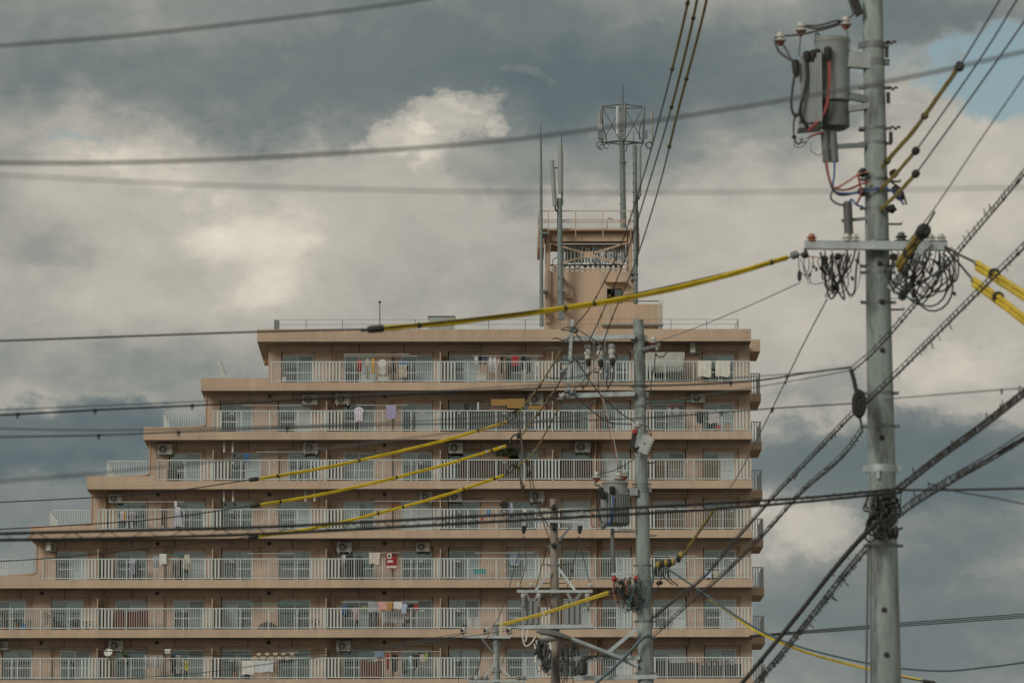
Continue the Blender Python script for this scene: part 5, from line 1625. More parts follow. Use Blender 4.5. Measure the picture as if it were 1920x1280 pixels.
# ======== middle pole
Y2 = 85.0
P2 = Pole('utility_pole', 'slim pale concrete utility pole in the middle with steel arms to its left', Y2, (1197, 600, 19.5, 0), (1211, 1280, 30), CONC)
q2 = lambda x, y, dy=0.0: P(x, y, Y2 + dy)
for py in (634, 660, 726, 740, 763, 908, 918, 1060, 1090, 1165, 1195, 1262):
    P2.band(py, 4 if py not in (634, 740, 918) else 12, STEELD, 1.04)
for py, sd_ in ((868, 1), (1110, -1), (1156, 1), (1004, 1)):
    P2.step(py, sd_, 12, DARKLINE)
MB().bar(q2(1074, 635, -0.14), q2(1190, 631, -0.14), 0.085, 0.075, UPV).build('crossarm', STEEL, P2.o)
MB().bar(q2(1062, 742, -0.14), q2(1190, 738, -0.14), 0.085, 0.075, UPV).build('crossarm', STEEL, P2.o)
MB().bar(q2(1073, 599, -0.2), q2(1064, 742, -0.2), 0.05, 0.05).build('upright_bar', STEEL, P2.o)
for py in (655, 690, 620, 640, 610, 720):
    x = 1073 - (py - 599) * 9 / 143
    MB().lathe(q2(x, py, -0.228), V((0, -1, 0)), [(0, 0.009), (0.004, 0.009)], 8).build('bolt_hole', BLACK, P2.o)
for x, y in ((1064, 632), (1060, 689), (1055, 741)):
    insulator(P2.o, q2(x, y, -0.2), V((0.8, 0, 0.6)), 0.10, PORC)
    MB().ball(q2(x - 5, y + 8, -0.22), 0.06, 0.05, 0.04, 9, 7, 0.3).build('dead_end_clamp', STEELD, P2.o, True)
for x, y in ((1073, 618), (1078, 621), (1071, 676), (1064, 733), (1074, 735)):
    MB().ball(q2(x, y, -0.25), 0.055, 0.04, 0.035, 9, 6, 0.25).build('line_clamp', STEELD, P2.o, True)
MB().bar(q2(1205, 655, -0.1), q2(1238, 645, -0.1), 0.05, 0.05).build('side_arm', STEELD, P2.o)
insulator(P2.o, q2(1225, 638, -0.1), UPV, 0.12, PORC, PORCB)
insulator(P2.o, q2(1232, 654, -0.1), V((0, 0, -1)), 0.06, PORC)
# three cut-out switches on a bracket
MB().bar(q2(1098, 656, 0.05), q2(1156, 650, 0.05), 0.05, 0.05).build('switch_bracket', STEELD, P2.o)
for x in (1113, 1134):
    MB().bar(q2(x, 622, 0.02), q2(x + 1, 716, 0.02), 0.025, 0.03).build('switch_bracket', STEEL, P2.o)
MB().bar(q2(1112, 698, 0.02), q2(1140, 696, 0.02), 0.03, 0.03).build('switch_bracket', STEELD, P2.o)
for x, y in ((1102, 664), (1125, 666), (1147, 663)):
    c = q2(x, y, -0.12)
    o = MB().lathe(c, V((0.05, 0, -1)), [(-0.09, 0.03), (-0.07, 0.058), (0.0, 0.06), (0.01, 0.045), (0.05, 0.05), (0.10, 0.046), (0.12, 0.02)], 14).build('cutout_switch', PORC, P2.o, True)
    MB().lathe(c + V((0.006, -0.01, -0.08)), V((0.08, -0.1, -1)), [(0, 0.045), (0.04, 0.05), (0.11, 0.034), (0.14, 0.01)], 12).build('switch_boot', BLACK, o, True)
    MB().lathe(c + V((0.01, 0, -0.25)), V((0, 0, -1)), [(0, 0.02), (0.02, 0.032), (0.06, 0.03)], 10).build('switch_foot', PORC, o, True)
    MB().ball(c + V((0, 0, 0.12)), 0.06, 0.05, 0.05, 9, 6, 0.3).build('switch_cap', TANKL, o, True)
# jumper loops round the upright bar
JW = [((1052, 617), (1060, 614), (1076, 614), (1090, 622), (1110, 634), (1126, 645)), ((1052, 618), (1062, 619), (1074, 621)), ((1078, 622), (1085, 632), (1095, 643)),
      ((1036, 682), (1050, 676), (1066, 676)), ((1025, 703), (1030, 708), (1060, 709), (1095, 704), (1112, 696)), ((1074, 668), (1090, 690), (1118, 730), (1150, 763), (1172, 780), (1190, 790)),
      ((1104, 683), (1106, 700), (1100, 722)), ((1150, 690), (1151, 705), (1138, 732)), ((1027, 746), (1026, 754), (1040, 762), (1075, 764), (1100, 759), (1118, 750)), ((1026, 746), (1036, 747), (1052, 751)),
      ((1074, 737), (1090, 752), (1115, 774), (1145, 792), (1185, 795)), ((1075, 672), (1090, 680), (1103, 676)), ((1118, 690), (1105, 702), (1085, 722), (1074, 732)), ((1125, 690), (1122, 700), (1122, 730)), ((1140, 700), (1137, 716), (1140, 728)),
      ((1036, 635), (1045, 634), (1058, 640)), ((1020, 655), (1036, 652), (1056, 658)), ((1150, 660), (1156, 668), (1153, 680), (1150, 692)), ((1229, 662), (1234, 668), (1244, 668), (1251, 655), (1247, 645)), ((1229, 662), (1226, 690), (1221, 715), (1220, 740))]
for j, pts in enumerate(JW):
    hose(P2.o, 'jumper_wire', [q2(x, y, -0.3 - 0.03 * (j % 3)) for x, y in pts], 0.011, CABLE if j % 4 else CABLEG)
hose(P2.o, 'lead_wire', [q2(1126, 733, -0.3), q2(1137, 770, -0.3), q2(1150, 820, -0.3), q2(1157, 855, -0.3), q2(1163, 890, -0.3)], 0.007, PORC)
hose(P2.o, 'lead_wire', [q2(1123, 730, -0.3), q2(1139, 790, -0.3), q2(1146, 825, -0.3), q2(1158, 870, -0.3), q2(1168, 895, -0.3)], 0.006, REDW)
hose(P2.o, 'lead_wire', [q2(1120, 888, -0.3), q2(1150, 882, -0.3), q2(1180, 866, -0.3), q2(1194, 854, -0.3)], 0.008, CABLE)
# switch boxes at mid-height
sb = thing('switch_box', 'ribbed pale switch box tilted on the front of the middle pole', 'switch box', q2(1205, 852, -0.3))
ux, uz = V((0.42, 0, 0.9)).normalized(), V((-0.9, 0, 0.42)).normalized()
c = q2(1208, 833, -0.3)
MB().obox(c, uz * 0.095, V((0, 0.06, 0)), ux * 0.15).build('box_body', mat('switch_box_grey', (0.46, 0.48, 0.46), 0.5, var=0.2, scale=8, fine=0.08), sb)
for j in range(6):
    MB().obox(c - uz * 0.108 + ux * (0.12 - 0.048 * j), uz * 0.012, V((0, 0.055, 0)), ux * 0.012).build('box_rib', WHITEP, sb)
MB().lathe(c + V((0.0, -0.062, 0.01)), V((0, -1, 0)), [(0, 0.016), (0.006, 0.014)], 10).build('box_bolt', DARKLINE, sb)
for j in range(6):
    p0 = c - ux * (0.08 + 0.012 * j) + uz * 0.06 + V((0, -0.06, 0))
    hose(sb, 'box_lead', [p0, p0 + V((-0.06, -0.02, -0.03 + 0.012 * j)), p0 + V((-0.10 + 0.02 * j, 0, -0.06))], 0.012, BLACK)
sb2 = thing('recloser_unit', 'dark slanted switch unit with red cap on the middle pole', 'switch unit', q2(1190, 838, -0.32))
MB().obox(q2(1188, 823, -0.36), V((0.045, 0, 0.01)), V((0, 0.05, 0)), V((0.03, 0, 0.15))).build('unit_body', BLACK, sb2)
MB().obox(q2(1190, 808, -0.43), V((0.028, 0, 0)), V((0, 0.01, 0)), V((0, 0, 0.036))).build('red_cap', REDP, sb2)
insulator(sb2, q2(1196, 796, -0.3), UPV, 0.11, PORC)
hose(P2.o, 'lead_wire', [q2(1200, 796, -0.3), q2(1214, 800, -0.3), q2(1222, 816, -0.3), q2(1216, 812, -0.3), q2(1208, 802, -0.3)], 0.009, CABLE)
# transformer on the middle pole
tr2 = thing('transformer', 'grey finned drum transformer on the left of the middle pole', 'transformer', q2(1155, 990), 'pole transformers')
k2 = mpp(Y2)
c = q2(1154, 985, -0.05)
R = 27 * k2
MB().lathe(c, UPV, [(0, R * 0.8), (0.03, R), (0.60, R * 1.0), (0.61, R * 0.86), (0.69, R * 0.86)], 28).build('tank', TANKL, tr2, True)
MB().lathe(c + V((0, 0, 0.692)), UPV, [(0, R * 0.92), (0.03, R * 0.92), (0.045, R * 0.8), (0.05, R * 0.2)], 28).build('lid', TANKL, tr2, True)
for j in range(10):
    an = math.radians(-85 + j * 9.5)
    d = V((math.sin(an + 0.9), -math.cos(an + 0.9), 0))
    MB().obox(c + d * (R * 1.05) + V((0, 0, 0.28)), d * (R * 0.10), d.cross(UPV) * 0.007, V((0, 0, 0.25))).build('cooling_fin', TANKL, tr2)
for x, y in ((1126, 917), (1130, 925), (1147, 915)):
    MB().lathe(q2(x, y - 4, -0.33), V((0.12, 0, -1)), [(0, 0.03), (0.02, 0.05), (0.11, 0.045), (0.14, 0.02)], 12).build('bushing_boot', BLACK, tr2, True)
for x, y in ((1119, 891), (1160, 893), (1171, 888)):
    insulator(tr2, q2(x, y, -0.15), V((0.1, 0, 1)), 0.13, PORC, PORCB)
MB().tube(smooth_pts([q2(1117, 898, -0.15), q2(1116, 908, -0.15), q2(1124, 910, -0.15), q2(1127, 916, -0.15)], 4), 0.02, 6).build('insulator_stem', STEELD, tr2)
hose(tr2, 'high_voltage_lead', [q2(1149, 930, -0.36), q2(1149, 950, -0.37), q2(1145, 975, -0.34), q2(1139, 985, -0.3)], 0.014, BLUEW)
hose(tr2, 'high_voltage_lead', [q2(1124, 925, -0.36), q2(1122, 950, -0.36), q2(1126, 975, -0.34), q2(1134, 988, -0.3)], 0.014, BLACK)
hose(tr2, 'low_voltage_lead', [q2(1112, 960, -0.3), q2(1108, 975, -0.3), q2(1112, 988, -0.3), q2(1120, 985, -0.3)], 0.009, REDW)
MB().ball(q2(1131, 984, -0.3), 0.06, 0.05, 0.06, 10, 8, 0.25).build('terminal_block', STEELD, tr2, True)
MB().bar(q2(1180, 922, -0.1), q2(1196, 922, -0.1), 0.12, 0.1).build('transformer_bracket', TANK, P2.o)
MB().bar(q2(1150, 996, -0.1), q2(1192, 996, -0.1), 0.03, 0.03).build('conduit_support', STEELD, P2.o)
MB().tube([q2(1148, 990, -0.1), q2(1150, 1080, -0.1)], 0.032, 12).build('conduit', mat('conduit_grey', (0.15, 0.16, 0.155), 0.5), P2.o, True)
# secondary rack and lower arms
MB().bar(q2(1146, 1076, -0.12), q2(1192, 1074, -0.12), 0.04, 0.04).build('rack_arm', STEEL, P2.o)
for x, y, m_ in ((1151, 1084, REDP), (1166, 1090, BLACK), (1192, 1084, REDP), (1180, 1092, BLACK), (1186, 1100, STEEL), (1175, 1098, PORC)):
    MB().ball(q2(x, y, -0.2), 0.04, 0.04, 0.045, 9, 7, 0.25).build('terminal_boot', m_, P2.o, True)
tangle('cable_bundle', 'coloured service wire bundle on the left of the middle pole', Y2 - 0.25, (1152, 1204, 1080, 1152), 18, 0.009, [CABLE, TEALW, CABLE, ORANGEW, BLACK, CABLEG], 31, 0.35, gather=(1186, 1128))
hose(P2.o, 'drop_cable', [q2(1228, 1062, -0.25), q2(1224, 1085, -0.25), q2(1218, 1118, -0.25), q2(1208, 1136, -0.25), q2(1202, 1120, -0.25), q2(1196, 1105, -0.25)], 0.02, TEALW)
hose(P2.o, 'drop_cable', [q2(1230, 1062, -0.25), q2(1222, 1095, -0.25), q2(1212, 1130, -0.25), q2(1206, 1122, -0.25)], 0.015, CABLE)
MB().bar(q2(1076, 1234, -0.12), q2(1200, 1232, -0.12), 0.075, 0.07, UPV).build('crossarm', STEEL, P2.o)
MB().bar(q2(1075, 1271, -0.12), q2(1232, 1268, -0.12), 0.075, 0.07, UPV).build('crossarm', STEEL, P2.o)
MB().bar(q2(1124, 1236, -0.2), q2(1193, 1178, -0.2), 0.06, 0.04).build('crossarm_brace', STEEL, P2.o)
MB().bar(q2(1170, 1232, -0.18), q2(1196, 1248, -0.18), 0.05, 0.04).build('crossarm_brace', STEEL, P2.o)
hose(P2.o, 'riser_cable', [q2(1222, 1190, -0.25), q2(1205, 1196, -0.25), q2(1180, 1222, -0.25), q2(1150, 1252, -0.25), q2(1120, 1278, -0.25), q2(1090, 1310, -0.25)], 0.028, TEALW)
sc2 = thing('splice_closure', 'dark upright cable closure near the bottom left of the middle pole', 'cable closure', q2(1092, 1265, -0.3))
MB().lathe(q2(1092, 1265, -0.3), UPV, [(0, 0.045), (0.02, 0.085), (0.20, 0.085), (0.25, 0.05), (0.26, 0.02)], 14).build('closure_body', BLACK, sc2, True)
for j in range(5):
    p0 = q2(1092 + j * 2 - 4, 1238, -0.3)
    hose(sc2, 'closure_tail', [p0, p0 + V((0.05 + 0.04 * j, 0, 0.08)), p0 + V((0.12 + 0.08 * j, 0, 0.02 * j))], 0.012, CABLE)

# street lamp reaching left from the middle pole
lp = thing('street_lamp', 'grey cobra-head street lamp reaching left from the middle pole', 'street lamp', q2(1195, 1250, -0.1))
MB().tube([q2(1195, 1248, -0.1), q2(1160, 1232, -0.2), q2(1110, 1212, -0.35), q2(1066, 1195, -0.5)], 0.035, 10).build('lamp_arm', STEEL, lp, True)
c0, c1 = q2(1070, 1198, -0.5), q2(1005, 1184, -0.5)
hd = MB()
ax = (c1 - c0)
n_ = 12
ring = []
prof_w = [0.05, 0.075, 0.11, 0.14, 0.15, 0.15, 0.14, 0.12, 0.07, 0.02]
prof_h = [0.05, 0.06, 0.075, 0.085, 0.09, 0.085, 0.08, 0.065, 0.045, 0.015]
for i, (w_, h_) in enumerate(zip(prof_w, prof_h)):
    cc = c0 + ax * (i / 9)
    for j in range(n_):
        t_ = 2 * math.pi * j / n_
        zz = math.sin(t_) * h_ * (1.0 if math.sin(t_) > 0 else 0.45)
        hd.v.append(cc + V((0, math.cos(t_) * w_, zz)))
for i in range(9):
    for j in range(n_):
        hd.f.append((i * n_ + j, i * n_ + (j + 1) % n_, (i + 1) * n_ + (j + 1) % n_, (i + 1) * n_ + j))
hd.f.append(tuple(range(n_)))
hd.f.append(tuple(9 * n_ + j for j in reversed(range(n_))))
hd.build('lamp_head', mat('lamp_housing_grey', (0.13, 0.135, 0.125), 0.5, var=0.2, scale=6), lp, True)
MB().ball(c0 + ax * 0.62 - V((0, 0, 0.05)), 0.19, 0.11, 0.07, 16, 8).build('lamp_lens', mat('lamp_lens_milk', (0.34, 0.34, 0.29), 0.25), lp, True)

# ======== old brown pole
Y3 = 114.0
P3 = Pole('utility_pole', 'old brownish concrete pole with two box transformers', Y3, (1038, 935, 14.5, 0), (1041.5, 1280, 18.5), CONCB)
q3 = lambda x, y, dy=0.0: P(x, y, Y3 + dy)
k3 = mpp(Y3)
for py in (952, 978, 1024, 1060, 1178, 1240, 1252):
    P3.band(py, 4, STEELD, 1.05)
for py in (952, 990, 1024):
    c = P3.c(py)
    MB().ball(c + V((0, -0.14, 0)), 0.055, 0.06, 0.07, 8, 6, 0.3).build('strain_insulator', BLACK, P3.o, True)
for py in (1058, 1093):
    P3.step(py, 1, 13, DARKLINE)
    P3.step(py, -1, 13, DARKLINE)
MB().bar(q3(983, 975, -0.16), q3(1094, 979, -0.16), 0.07, 0.06, UPV).build('crossarm', STEEL, P3.o)
MB().bar(q3(1071, 986, -0.16), q3(1048, 1013, -0.12), 0.05, 0.04).build('crossarm_brace', STEELD, P3.o)
for x, y in ((985, 961), (1092, 962), (1011, 961)):
    insulator(P3.o, q3(x, y, -0.16), UPV, 0.15, PORC)
for x, y in ((983, 992), (1088, 992)):
    MB().lathe(q3(x, y - 8, -0.2), V((-0.1, 0, -1)), [(0, 0.03), (0.03, 0.055), (0.12, 0.05), (0.2, 0.02)], 10).build('cutout_boot', BLACK, P3.o, True)
    MB().lathe(q3(x, y - 10, -0.21), V((-0.1, 0, -1)), [(0, 0.02), (0.03, 0.045), (0.05, 0.02)], 10).build('cutout_cap', PORC, P3.o, True)
MB().bar(q3(969, 1108, -0.22), q3(1111, 1108, -0.22), 0.085, 0.06, UPV).build('crossarm', STEEL, P3.o)
MB().bar(q3(971, 1176, -0.22), q3(1113, 1174, -0.22), 0.3, 0.085, UPV).build('platform_beam', STEEL, P3.o)
MB().bar(q3(1004, 1106, -0.25), q3(1032, 1070, -0.15), 0.05, 0.04).build('crossarm_brace', STEEL, P3.o)
MB().bar(q3(1078, 1106, -0.25), q3(1048, 1066, -0.15), 0.05, 0.04).build('crossarm_brace', STEEL, P3.o)
for x in (973, 996, 1107):
    insulator(P3.o, q3(x, 1097, -0.22), UPV, 0.12, PORC, PORCB)
for x in (981, 1010, 1101):
    o = MB().lathe(q3(x, 1112, -0.3), V((0.02, 0, -1)), [(0, 0.03), (0.02, 0.055), (0.08, 0.05), (0.12, 0.03), (0.28, 0.028), (0.30, 0.01)], 12).build('cutout_switch', PORC, P3.o, True)
    MB().bar(q3(x - 2, 1118, -0.36), q3(x - 1, 1138, -0.36), 0.012, 0.012).build('cutout_bar', STEELD, o)
    MB().bar(q3(x + 3, 1118, -0.36), q3(x + 2, 1138, -0.36), 0.012, 0.012).build('cutout_bar', STEELD, o)
for (x0, x1, lb) in ((978, 1013, 'pale grey box transformer left of the old brown pole'), (1057, 1090, 'pale grey box transformer right of the old brown pole')):
    a, b = q3(x0, 1172, -0.05), q3(x1, 1126, -0.05)
    o = thing('box_transformer', lb, 'transformer', ((a.x + b.x) / 2, Y3, a.z), 'pole transformers')
    MB().box(a.x, b.x, Y3 - 0.22, Y3 + 0.15, a.z, b.z).build('tank', TANKL, o)
    MB().box(a.x - 0.02, b.x + 0.02, Y3 - 0.24, Y3 + 0.17, b.z + 0.001, b.z + 0.03).build('lid', TANKL, o)
    w_ = b.x - a.x
    for j, u in enumerate((0.12, 0.42, 0.72)):
        MB().box(a.x + w_ * u, a.x + w_ * (u + 0.13), Y3 - 0.27, Y3 - 0.222, a.z + 0.02, b.z - 0.01).build('stiffener', TANKL, o)
    MB().bar(V((a.x + w_ * 0.2, Y3 - 0.25, b.z + 0.16)), V((a.x + w_ * 0.45, Y3 - 0.25, b.z - 0.02)), 0.06, 0.03).build('hanger_strap', TANKL, o)
    MB().bar(V((a.x + w_ * 0.95, Y3 - 0.25, b.z + 0.16)), V((a.x + w_ * 0.62, Y3 - 0.25, b.z - 0.02)), 0.06, 0.03).build('hanger_strap', TANKL, o)
    hose(o, 'bushing_lead', [V((b.x - 0.03, Y3 - 0.26, b.z)), V((b.x + 0.06, Y3 - 0.28, b.z + 0.06)), V((b.x + 0.13, Y3 - 0.28, b.z - 0.06)), V((b.x + 0.16, Y3 - 0.25, b.z - 0.25))], 0.014, CABLE)
    MB().ball(V((b.x + 0.02, Y3 - 0.28, b.z + 0.03)), 0.05, 0.04, 0.03, 8, 6, 0.2).build('bushing_boot', BLACK, o, True)
tangle('cable_bundle', 'white and black wire loops hanging left of the old brown pole below the lamp', Y3 - 0.5, (1002, 1032, 1198, 1256), 22, 0.013, [CABLE, WHITEP, CABLEG, TEALW, CABLE], 41, 0.5, gather=(1022, 1248))
tangle('cable_bundle', 'loose wires right of the old brown pole below its platform', Y3 - 0.4, (1045, 1086, 1200, 1280), 16, 0.011, [CABLE, CABLE, CABLEG, TEALW], 42, 0.4)
hose(P3.o, 'white_conduit', [q3(981, 1178, -0.4), q3(980, 1195, -0.4), q3(985, 1210, -0.4), q3(995, 1206, -0.4), q3(1004, 1193, -0.4)], 0.018, WHITEP)
hose(P3.o, 'white_conduit', [q3(989, 1180, -0.4), q3(988, 1192, -0.4), q3(985, 1202, -0.4)], 0.02, WHITEP)

# ======== far pole
Y4 = 150.0
P4 = Pole('utility_pole', 'far grey concrete pole with three white insulators at bottom centre', Y4, (929, 1170, 10.5, 0), (932, 1280, 12.5), CONC)
q4 = lambda x, y, dy=0.0: P(x, y, Y4 + dy)
for py in (1199, 1206, 1260):
    P4.band(py, 3, STEELD, 1.06)
MB().bar(q4(866, 1193, -0.14), q4(957, 1194, -0.14), 0.08, 0.07, UPV).build('crossarm', STEEL, P4.o)
MB().bar(q4(903, 1196, -0.14), q4(924, 1222, -0.1), 0.05, 0.04).build('crossarm_brace', STEELD, P4.o)
for x in (869, 912, 955):
    insulator(P4.o, q4(x, 1182, -0.14), UPV, 0.18, PORC)
    MB().ball(q4(x - 3, 1182, -0.2), 0.05, 0.05, 0.07, 8, 6, 0.2).build('line_tie', DARKLINE, P4.o, True)
MB().bar(q4(878, 1276, -0.14), q4(985, 1276, -0.14), 0.12, 0.07, UPV).build('crossarm', STEEL, P4.o)
MB().bar(q4(925, 1248, -0.12), q4(908, 1268, -0.14), 0.05, 0.04).build('crossarm_brace', STEEL, P4.o)
MB().bar(q4(938, 1250, -0.12), q4(958, 1270, -0.14), 0.05, 0.04).build('crossarm_brace', STEEL, P4.o)
for x in (884, 893, 902, 912, 972, 982):
    insulator(P4.o, q4(x, 1270, -0.16), UPV, 0.14, PORC if x % 2 else TANKL)

# ------------------------------------------------------------------ overhead lines
def line(name, label, pts, r, m_=CABLE, k=10, n=6, cat='cable', group='overhead lines'):
    """pts: (px, py, distance)"""
    w = smooth_pts([P(*q) for q in pts], k)
    o = thing(name, label, cat, w[0], group)
    MB().tube(w, r, n).build('wire', m_, o, True)
    return o
def on_path(pts, f):
    w = smooth_pts([P(*q) for q in pts], 12)
    L = [0]
    for a, b in zip(w, w[1:]):
        L.append(L[-1] + (b - a).length)
    t_ = f * L[-1]
    for i in range(len(w) - 1):
        if L[i + 1] >= t_:
            u = (t_ - L[i]) / max(1e-9, L[i + 1] - L[i])
            return w[i].lerp(w[i + 1], u), (w[i + 1] - w[i]).normalized()
    return w[-1], (w[-1] - w[-2]).normalized()
def clip(o, p_, d, r, l_, m_=BLACK, name='clip'):
    MB().lathe(p_ - d * l_ / 2, d, [(0, r * 0.7), (l_ * 0.15, r), (l_ * 0.85, r), (l_, r * 0.7)], 10).build(name, m_, o, True)
def sleeve(o, pts, r, m_=YEL, k=8, name='sleeve'):
    """split cover: a main tube and the lapped lower lip beside it, with a dark gap between"""
    w = smooth_pts([P(*q) for q in pts], k)
    n_ = len(w)
    rs = [r * 0.66 * (1 + 0.10 * math.sin(i * 1.7) * (1 if 0 < i < n_ - 1 else 0)) for i in range(n_)]
    s_ = MB().tube([v + V((0, 0, r * 0.34)) for v in w], rs, 10).build(name, m_, o, True)
    lip = [v + V((0, -r * 0.1, -r * (0.62 + 0.10 * math.sin(i * 0.9 + 1)))) for i, v in enumerate(w)]
    MB().tube(lip, r * 0.40, 8).build('sleeve_lip', m_, s_, True)
    MB().tube([v + V((0, r * 0.2, -r * 0.22)) for v in w], r * 0.24, 6).build('sleeve_gap', BLACK, s_, True)
    return s_
def spiral(pts, pitch, rad, r, m_, o, name='spiral_hanger', k=10, elong=1.0):
    w = smooth_pts([P(*q) for q in pts], k)
    out = []
    ph = 0.0
    for a, b in zip(w, w[1:]):
        d = b - a
        L = d.length
        n = max(2, int(L / pitch * 8))
        x = d.normalized().cross(V((0, 1, 0))).normalized()
        y = x.cross(d.normalized())
        for i in range(n):
            c = a.lerp(b, i / n)
            out.append(c + x * math.cos(ph) * rad * elong + y * math.sin(ph) * rad)
            ph += 2 * math.pi * (L / n) / pitch
    s_ = MB().tube(out, r, 4, True).build(name, m_, o)
    return stuff(s_)

# near, out-of-focus wires crossing the top
line('overhead_wire', 'blurred near wire crossing the top left corner of the sky', [(-120, 94, 21), (0, 86, 21), (250, 66, 21), (500, 38, 21), (700, 13, 21), (860, -12, 21)], 0.0062, CABLEG)
line('overhead_wire', 'thick blurred wire sagging right across the sky above the tower', [(-120, 302, 20), (0, 305, 20), (220, 305, 20), (520, 294, 20), (900, 268, 20), (1200, 230, 20), (1480, 186, 20), (1720, 142, 20), (1920, 97, 20), (2050, 68, 20)], 0.0064, CABLEG)
line('overhead_wire', 'faint blurred wire running level behind the antenna masts', [(-120, 322, 17), (0, 328, 17), (320, 344, 17), (700, 356, 17), (1100, 361, 17), (1500, 359, 17), (1920, 351, 17), (2050, 347, 17)], 0.0026, CABLEG)
line('overhead_wire', 'faint blurred wire at the lower left rising to the third balcony', [(-120, 914, 20), (0, 902, 21), (200, 885, 23), (480, 856, 27), (760, 822, 32), (1000, 790, 37), (1250, 752, 43), (1450, 720, 47.5), (1597, 694, 50.4)], 0.0050, CABLEG)

# yellow-sleeved line across the roof
pts = [(-120, 643, 46), (0, 639, 46), (250, 630, 46.5), (480, 622, 47), (690, 617, 48)]
o = line('power_line', 'power line with the long yellow sleeve crossing the roof tower', pts + [(705, 616.5, 48), (1100, 568, 49.5), (1475, 484, 51), (1510, 466, 51)], 0.009, CABLE)
sl = [(722, 615, 48.2), (850, 604, 48.6), (1020, 583, 49.2), (1180, 558, 49.8), (1330, 525, 50.4), (1476, 483, 51)]
sleeve(o, sl, 0.027)
p_, d = P(705, 616.5, 48.1), (P(720, 615, 48.1) - P(690, 617.5, 48.1)).normalized()
clip(o, p_, d, 0.036, 0.165, BLACK, 'dead_end_cover')
for f in (0.075, 0.42, 0.49, 0.955):
    p_, d = on_path(sl, f)
    clip(o, p_, d, 0.030, 0.03)
clip(o, P(1490, 478, 51), (P(1500, 474, 51) - P(1480, 482, 51)).normalized(), 0.04, 0.08, STEELD, 'line_clamp')

# triple lines from the middle pole's upright towards the near pole's head
T3 = [([(1072, 618, 85), (1110, 570, 82), (1160, 470, 77), (1205, 335, 71), (1245, 190, 65), (1275, 70, 60.5), (1292, -5, 58), (1330, -160, 54)], 'left line of the trio rising from the middle pole past the tower'),
      ([(1095, 660, 85), (1130, 585, 81), (1172, 485, 77), (1215, 350, 71), (1258, 205, 65), (1292, 70, 60.5), (1308, -5, 58), (1342, -160, 54)], 'middle line of the trio rising from the middle pole past the tower'),
      ([(1120, 672, 85), (1150, 590, 81), (1190, 495, 77), (1236, 350, 71), (1272, 205, 65), (1308, 70, 60.5), (1326, -5, 58), (1360, -160, 54)], 'right line of the trio rising from the middle pole past the tower')]
for j, (pts, lb) in enumerate(T3):
    o = line('power_line', lb, pts, 0.010, CABLE)
    lo = (0.72, 0.65, 0.555)[j]
    sl = [on_path(pts, lo + (1.0 - lo) * i / 8)[0] for i in range(9)]
    s_ = MB().tube(smooth_pts(sl, 4), 0.017, 8).build('sleeve', YELD, o, True)
    marks = ((0.72, 0.86), (0.65, 0.83), (0.555, 0.71, 0.90))[j]
    for f in marks:
        p_, d = on_path(pts, f)
        clip(o, p_, d, 0.027, 0.10)
    for f in (0.12, 0.17):
        p_, d = on_path(pts, f)
        clip(o, p_, d, 0.02, 0.07, YELD, 'sleeve')

# mid-span taps left of the middle pole
NODE = [(969, 777, 98), (976, 818, 98), (970, 874, 98)]
SRC = [(1052, 658, 85), (1040, 732, 86), (1048, 764, 86)]
TL = [('upper', (1012, 722, 91)), ('middle', (1008, 776, 92)), ('lower', (1003, 845, 92))]
for j in range(3):
    pts = [SRC[j], TL[j][1], NODE[j]]
    if j == 1:
        pts = [(1058, 698, 85.5)] + pts
    o = line('power_line', '%s yellow-sleeved line slanting down-left from the middle pole\'s upright bar' % TL[j][0], pts, 0.011, CABLE)
    sleeve(o, [SRC[j], TL[j][1], NODE[j]] if j != 1 else [SRC[1], TL[1][1], NODE[1]], 0.020, YELD)
    p_, d = P(*TL[j][1]), (P(*NODE[j]) - P(*SRC[j])).normalized()
    clip(o, p_, d, 0.038, 0.14, BLACK if j == 1 else STEELD)
sp = thing('tap_spreader', 'brown vertical spreader rod joining the three sleeved lines', 'spreader', P(980, 912, 98))
hose(sp, 'rod', [P(969, 780, 98), P(974, 800, 98), P(980, 850, 98), P(974, 880, 98), P(976, 898, 98), P(981, 910, 98)], 0.022, mat('spreader_brown', (0.10, 0.08, 0.06), 0.6, var=0.3, scale=8))
for x, y in ((968, 773), (973, 816), (968, 872)):
    MB().ball(P(x, y, 98), 0.06, 0.05, 0.055, 9, 7, 0.4).build('tap_clamp', BLACK, sp, True)
    hose(sp, 'tap_lead', [P(x, y, 98), P(x - 8, y - 1, 98), P(x - 14, y + 5, 98), P(x - 17, y + 14, 98)], 0.018, BLACK)
MB().ball(P(981, 912, 98), 0.035, 0.03, 0.05, 8, 6).build('rod_end', mat('spreader_brown', (0.10, 0.08, 0.06), 0.6), sp, True)
LEFT = [('upper', [(950, 791, 98), (830, 826, 97.5), (700, 857, 97), (590, 880, 96.5), (487, 897, 96)], [(465, 899.5, 96), (280, 925, 95), (0, 941, 94), (-130, 944, 93)]),
        ('middle', [(948, 836, 98), (830, 872, 97.5), (700, 905, 97), (590, 929, 96.5), (488, 946, 96)], [(468, 948, 96), (300, 972, 95), (120, 985, 94), (0, 991.5, 93.6), (-130, 996, 93)]),
        ('lower', [(944, 891, 98), (830, 929, 97.5), (700, 964, 97), (590, 989, 96.5), (486, 1005, 96)], [(464, 1007, 96), (300, 1025, 95), (130, 1043, 94), (0, 1051.5, 93.6), (-130, 1057, 93)])]
